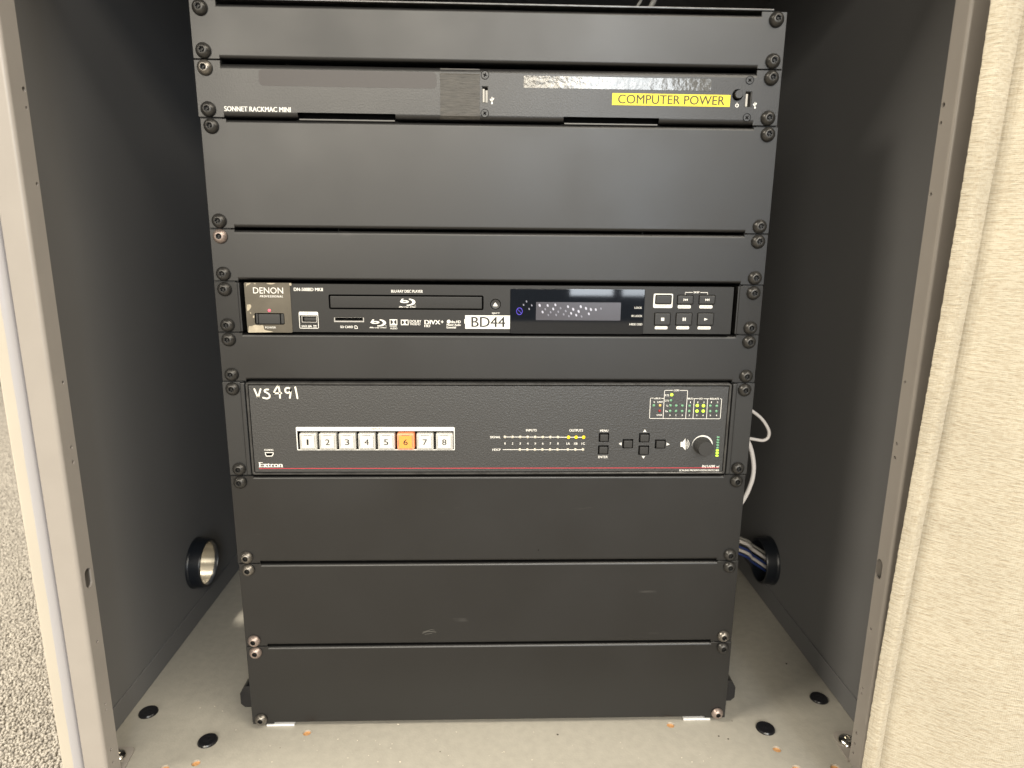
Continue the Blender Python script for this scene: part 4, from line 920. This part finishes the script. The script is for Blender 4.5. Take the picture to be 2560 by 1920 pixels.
bm = bmesh.new(); lathe(bm, [(.0084, 0), (.0084, .0012), (.0078, .0024), (.0072, .0104), (.0068, .0112), (.0, .0113)], 36); bmesh.ops.translate(bm, verts=bm.verts, vec=(kc[0], YP, kc[1])); obj('volume_knob', bm, 'knob', sw, ang=40)

# ------------------------------------------------------------------ cables
def cable(pts, r, material, label, group='cables behind the rack'):
    bm = bmesh.new(); tube(bm, pts, r); return tag(obj('cable', bm, material, None, loc=pts[0], ang=60), label, 'cable', group)
Yc = .08
Z = lambda u, v, y=Yc: at_y(u, v, y)
cable([Z(1838, 1006), Z(1864, 1018), Z(1884, 1030), Z(1906, 1049), Z(1921, 1074), Z(1921, 1092), Z(1908, 1101), Z(1885, 1098), Z(1862, 1094), Z(1840, 1088)], .0018, 'cablew', 'white cable making a small loop at the right side of the switcher')
cable([Z(1840, 1060, .06), Z(1862, 1090, .06), Z(1877, 1122, .06), Z(1884, 1165, .06), Z(1880, 1200, .06), Z(1866, 1236, .06), Z(1850, 1262, .06), Z(1828, 1290, .06)], .0024, 'cablew', 'thicker white cable bowing out just below the looped one')
for k, (ya, yb_, r, mt, lab) in enumerate(((1343, 1380, .0017, 'cableg', 'grey cable, upper of those running to the right grommet'), (1352, 1392, .0024, 'cablew', 'thick white cable running into the right grommet'), (1366, 1406, .0014, 'cableb', 'thin blue cable between two white ones at the right grommet'), (1374, 1414, .0021, 'cablew', 'lower white cable running into the right grommet'), (1384, 1424, .0016, 'cableb', 'lowest blue cable running into the right grommet'))):
    a, b = at_y(1842, ya - 2, .205), at_y(1919, yb_ + 6, .222)
    cable([(.205, .24, a.z + .03), a, (a + b) / 2 + Vector((0, 0, .0006)), b, (.392, .222, b.z - .010)], r, mt, lab)
cable([at_y(1589, 24, .12) + Vector((-.01, .02, -.02)), at_y(1589, 24, .12), at_y(1604, -2, .12), at_y(1625, -50, .14)], .0016, 'cableg', 'thin grey cable rising behind the rack top')
cable([at_y(1622, 26, .12) + Vector((-.01, .02, -.02)), at_y(1622, 26, .12), at_y(1637, -4, .12), at_y(1650, -50, .14)], .0028, 'cableg', 'thick grey cable rising behind the rack top')

# ------------------------------------------------------------------ fabric at the right
def curtain():
    edge = [(2496, -20), (2420.5, 480), (2332.3, 960), (2249.8, 1440), (2160, 1960)]
    seam = [(2582, -20), (2494, 480), (2390, 960), (2299, 1440), (2204, 1960)]
    y0 = -.122
    E_ = [at_y(u, v, y0) for u, v in edge]; S_ = [at_y(u, v, y0 - .004) for u, v in seam]
    ez, ex = np.array([p.z for p in E_])[::-1], np.array([p.x for p in E_])[::-1]
    sz, sx = np.array([p.z for p in S_])[::-1], np.array([p.x for p in S_])[::-1]
    pe, ps = np.polyfit(ez, ex, 3), np.polyfit(sz, sx, 3)
    zs = np.linspace(-.09, .82, 700)
    back = [-.030, -.012, -.004]; hem_n = np.concatenate([[0, .0008, .002, .004, .0065], np.linspace(.0085, .030, 16)]) / .030
    past = np.concatenate([np.linspace(.0006, .024, 36), np.linspace(.026, .27, 70)])
    jit = np.convolve(rng.normal(0, .00017, len(zs) + 4), np.ones(2) / 2, 'same')[:len(zs)]
    verts, uvs = [], []
    for i, z in enumerate(zs):
        zq = min(max(z, -.05), .70); xe = np.polyval(pe, zq) + jit[i]; sd = np.polyval(ps, zq) - np.polyval(pe, zq)
        ss = np.concatenate([back, hem_n * sd, sd + past])
        for s in ss:
            if s < 0: x = xe - s * 0.9; y = y0 + .0062; 
            else:
                x = xe + s - jit[i] * min(s / .002, 1)
                hem = .0058 * (1 - (1 - min(s / .007, 1)) ** 2)
                y = y0 + .0062 - hem
                y -= .0012 * math.sin(min(max(s / sd, 0), 1) * math.pi)                       # soft roll of the hem
                y += .0016 * math.exp(-((s - sd) / .0040) ** 2)                                # stitched groove
                t = max(s - sd, 0)
                if t > 0:
                    wv = .150 + .012 * math.sin(z * 4.0 + 1)                                   # broad soft folds of the hanging cloth
                    ph = (t / wv) % 1.0
                    y += .0014 * math.exp(-t / .004)
                    y -= .042 * math.sin(math.pi * ph) ** 1.1 - .0022 * math.sin(t * 60 + z * 5)
            verts.append((x, y, z)); uvs.append((s, z))
    nS = len(ss); faces = [(i * nS + k, i * nS + k + 1, (i + 1) * nS + k + 1, (i + 1) * nS + k) for i in range(len(zs) - 1) for k in range(nS - 1)]
    me = bpy.data.meshes.new('curtain'); me.from_pydata(verts, [], faces)
    uv = me.uv_layers.new(name='UVMap'); ua = np.array(uvs)
    li = np.zeros(len(me.loops), int); me.loops.foreach_get('vertex_index', li); uv.data.foreach_set('uv', ua[li].reshape(-1))
    finish(me, True, 70); me.materials.append(M['fabric'])
    o = bpy.data.objects.new('curtain', me); COL.objects.link(o)
    tag(o, 'cream woven linen curtain with stitched hem hanging right of the cabinet opening', 'curtain')
curtain()

# ------------------------------------------------------------------ crumbs on the cabinet floor
def crumbs(name, material, spots, label):
    bm = bmesh.new()
    for u, v, s in spots:
        q = at_z(u, v, FZ); r = bmesh.ops.create_icosphere(bm, subdivisions=1, radius=s)
        for v_ in r['verts']: v_.co = Vector((v_.co.x * random.uniform(.6, 1.5), v_.co.y * random.uniform(.5, 1.2), v_.co.z * .5)) + q + Vector((0, 0, s * .35))
    tag(obj(name, bm, material, None, loc=(0, 0, FZ)), label, kind='stuff')
dark = [(1394, 1837, .0011), (1797, 1841, .0010), (1820, 1848, .0008), (331, 1871, .0012), (1966, 1660, .0012), (1830, 1803, .0007), (700, 1870, .0005), (1100, 1880, .0006)]
pale = [(995, 1811, .0009), (1141, 1770 + 60, .0005), (845, 1848, .0006), (500, 1770, .0006), (537, 1766, .0006), (556, 1778, .0007), (980, 1860, .0005), (1000, 1905, .0008), (945, 1905, .0006), (1260, 1880, .0006), (1330, 1900, .0005), (1730, 1905, .0005), (870, 1895, .0005), (1090, 1850, .0004), (680, 1905, .0005), (590, 1825, .0005)]
for _ in range(40): pale.append((random.uniform(600, 1850), random.uniform(1830, 1918), random.uniform(.0002, .00045)))
crumbs('crumbs', 'crumb', dark, 'dark crumbs scattered on the cabinet floor'); crumbs('pale_crumbs', 'crumbw', pale, 'pale crumbs scattered on the cabinet floor')
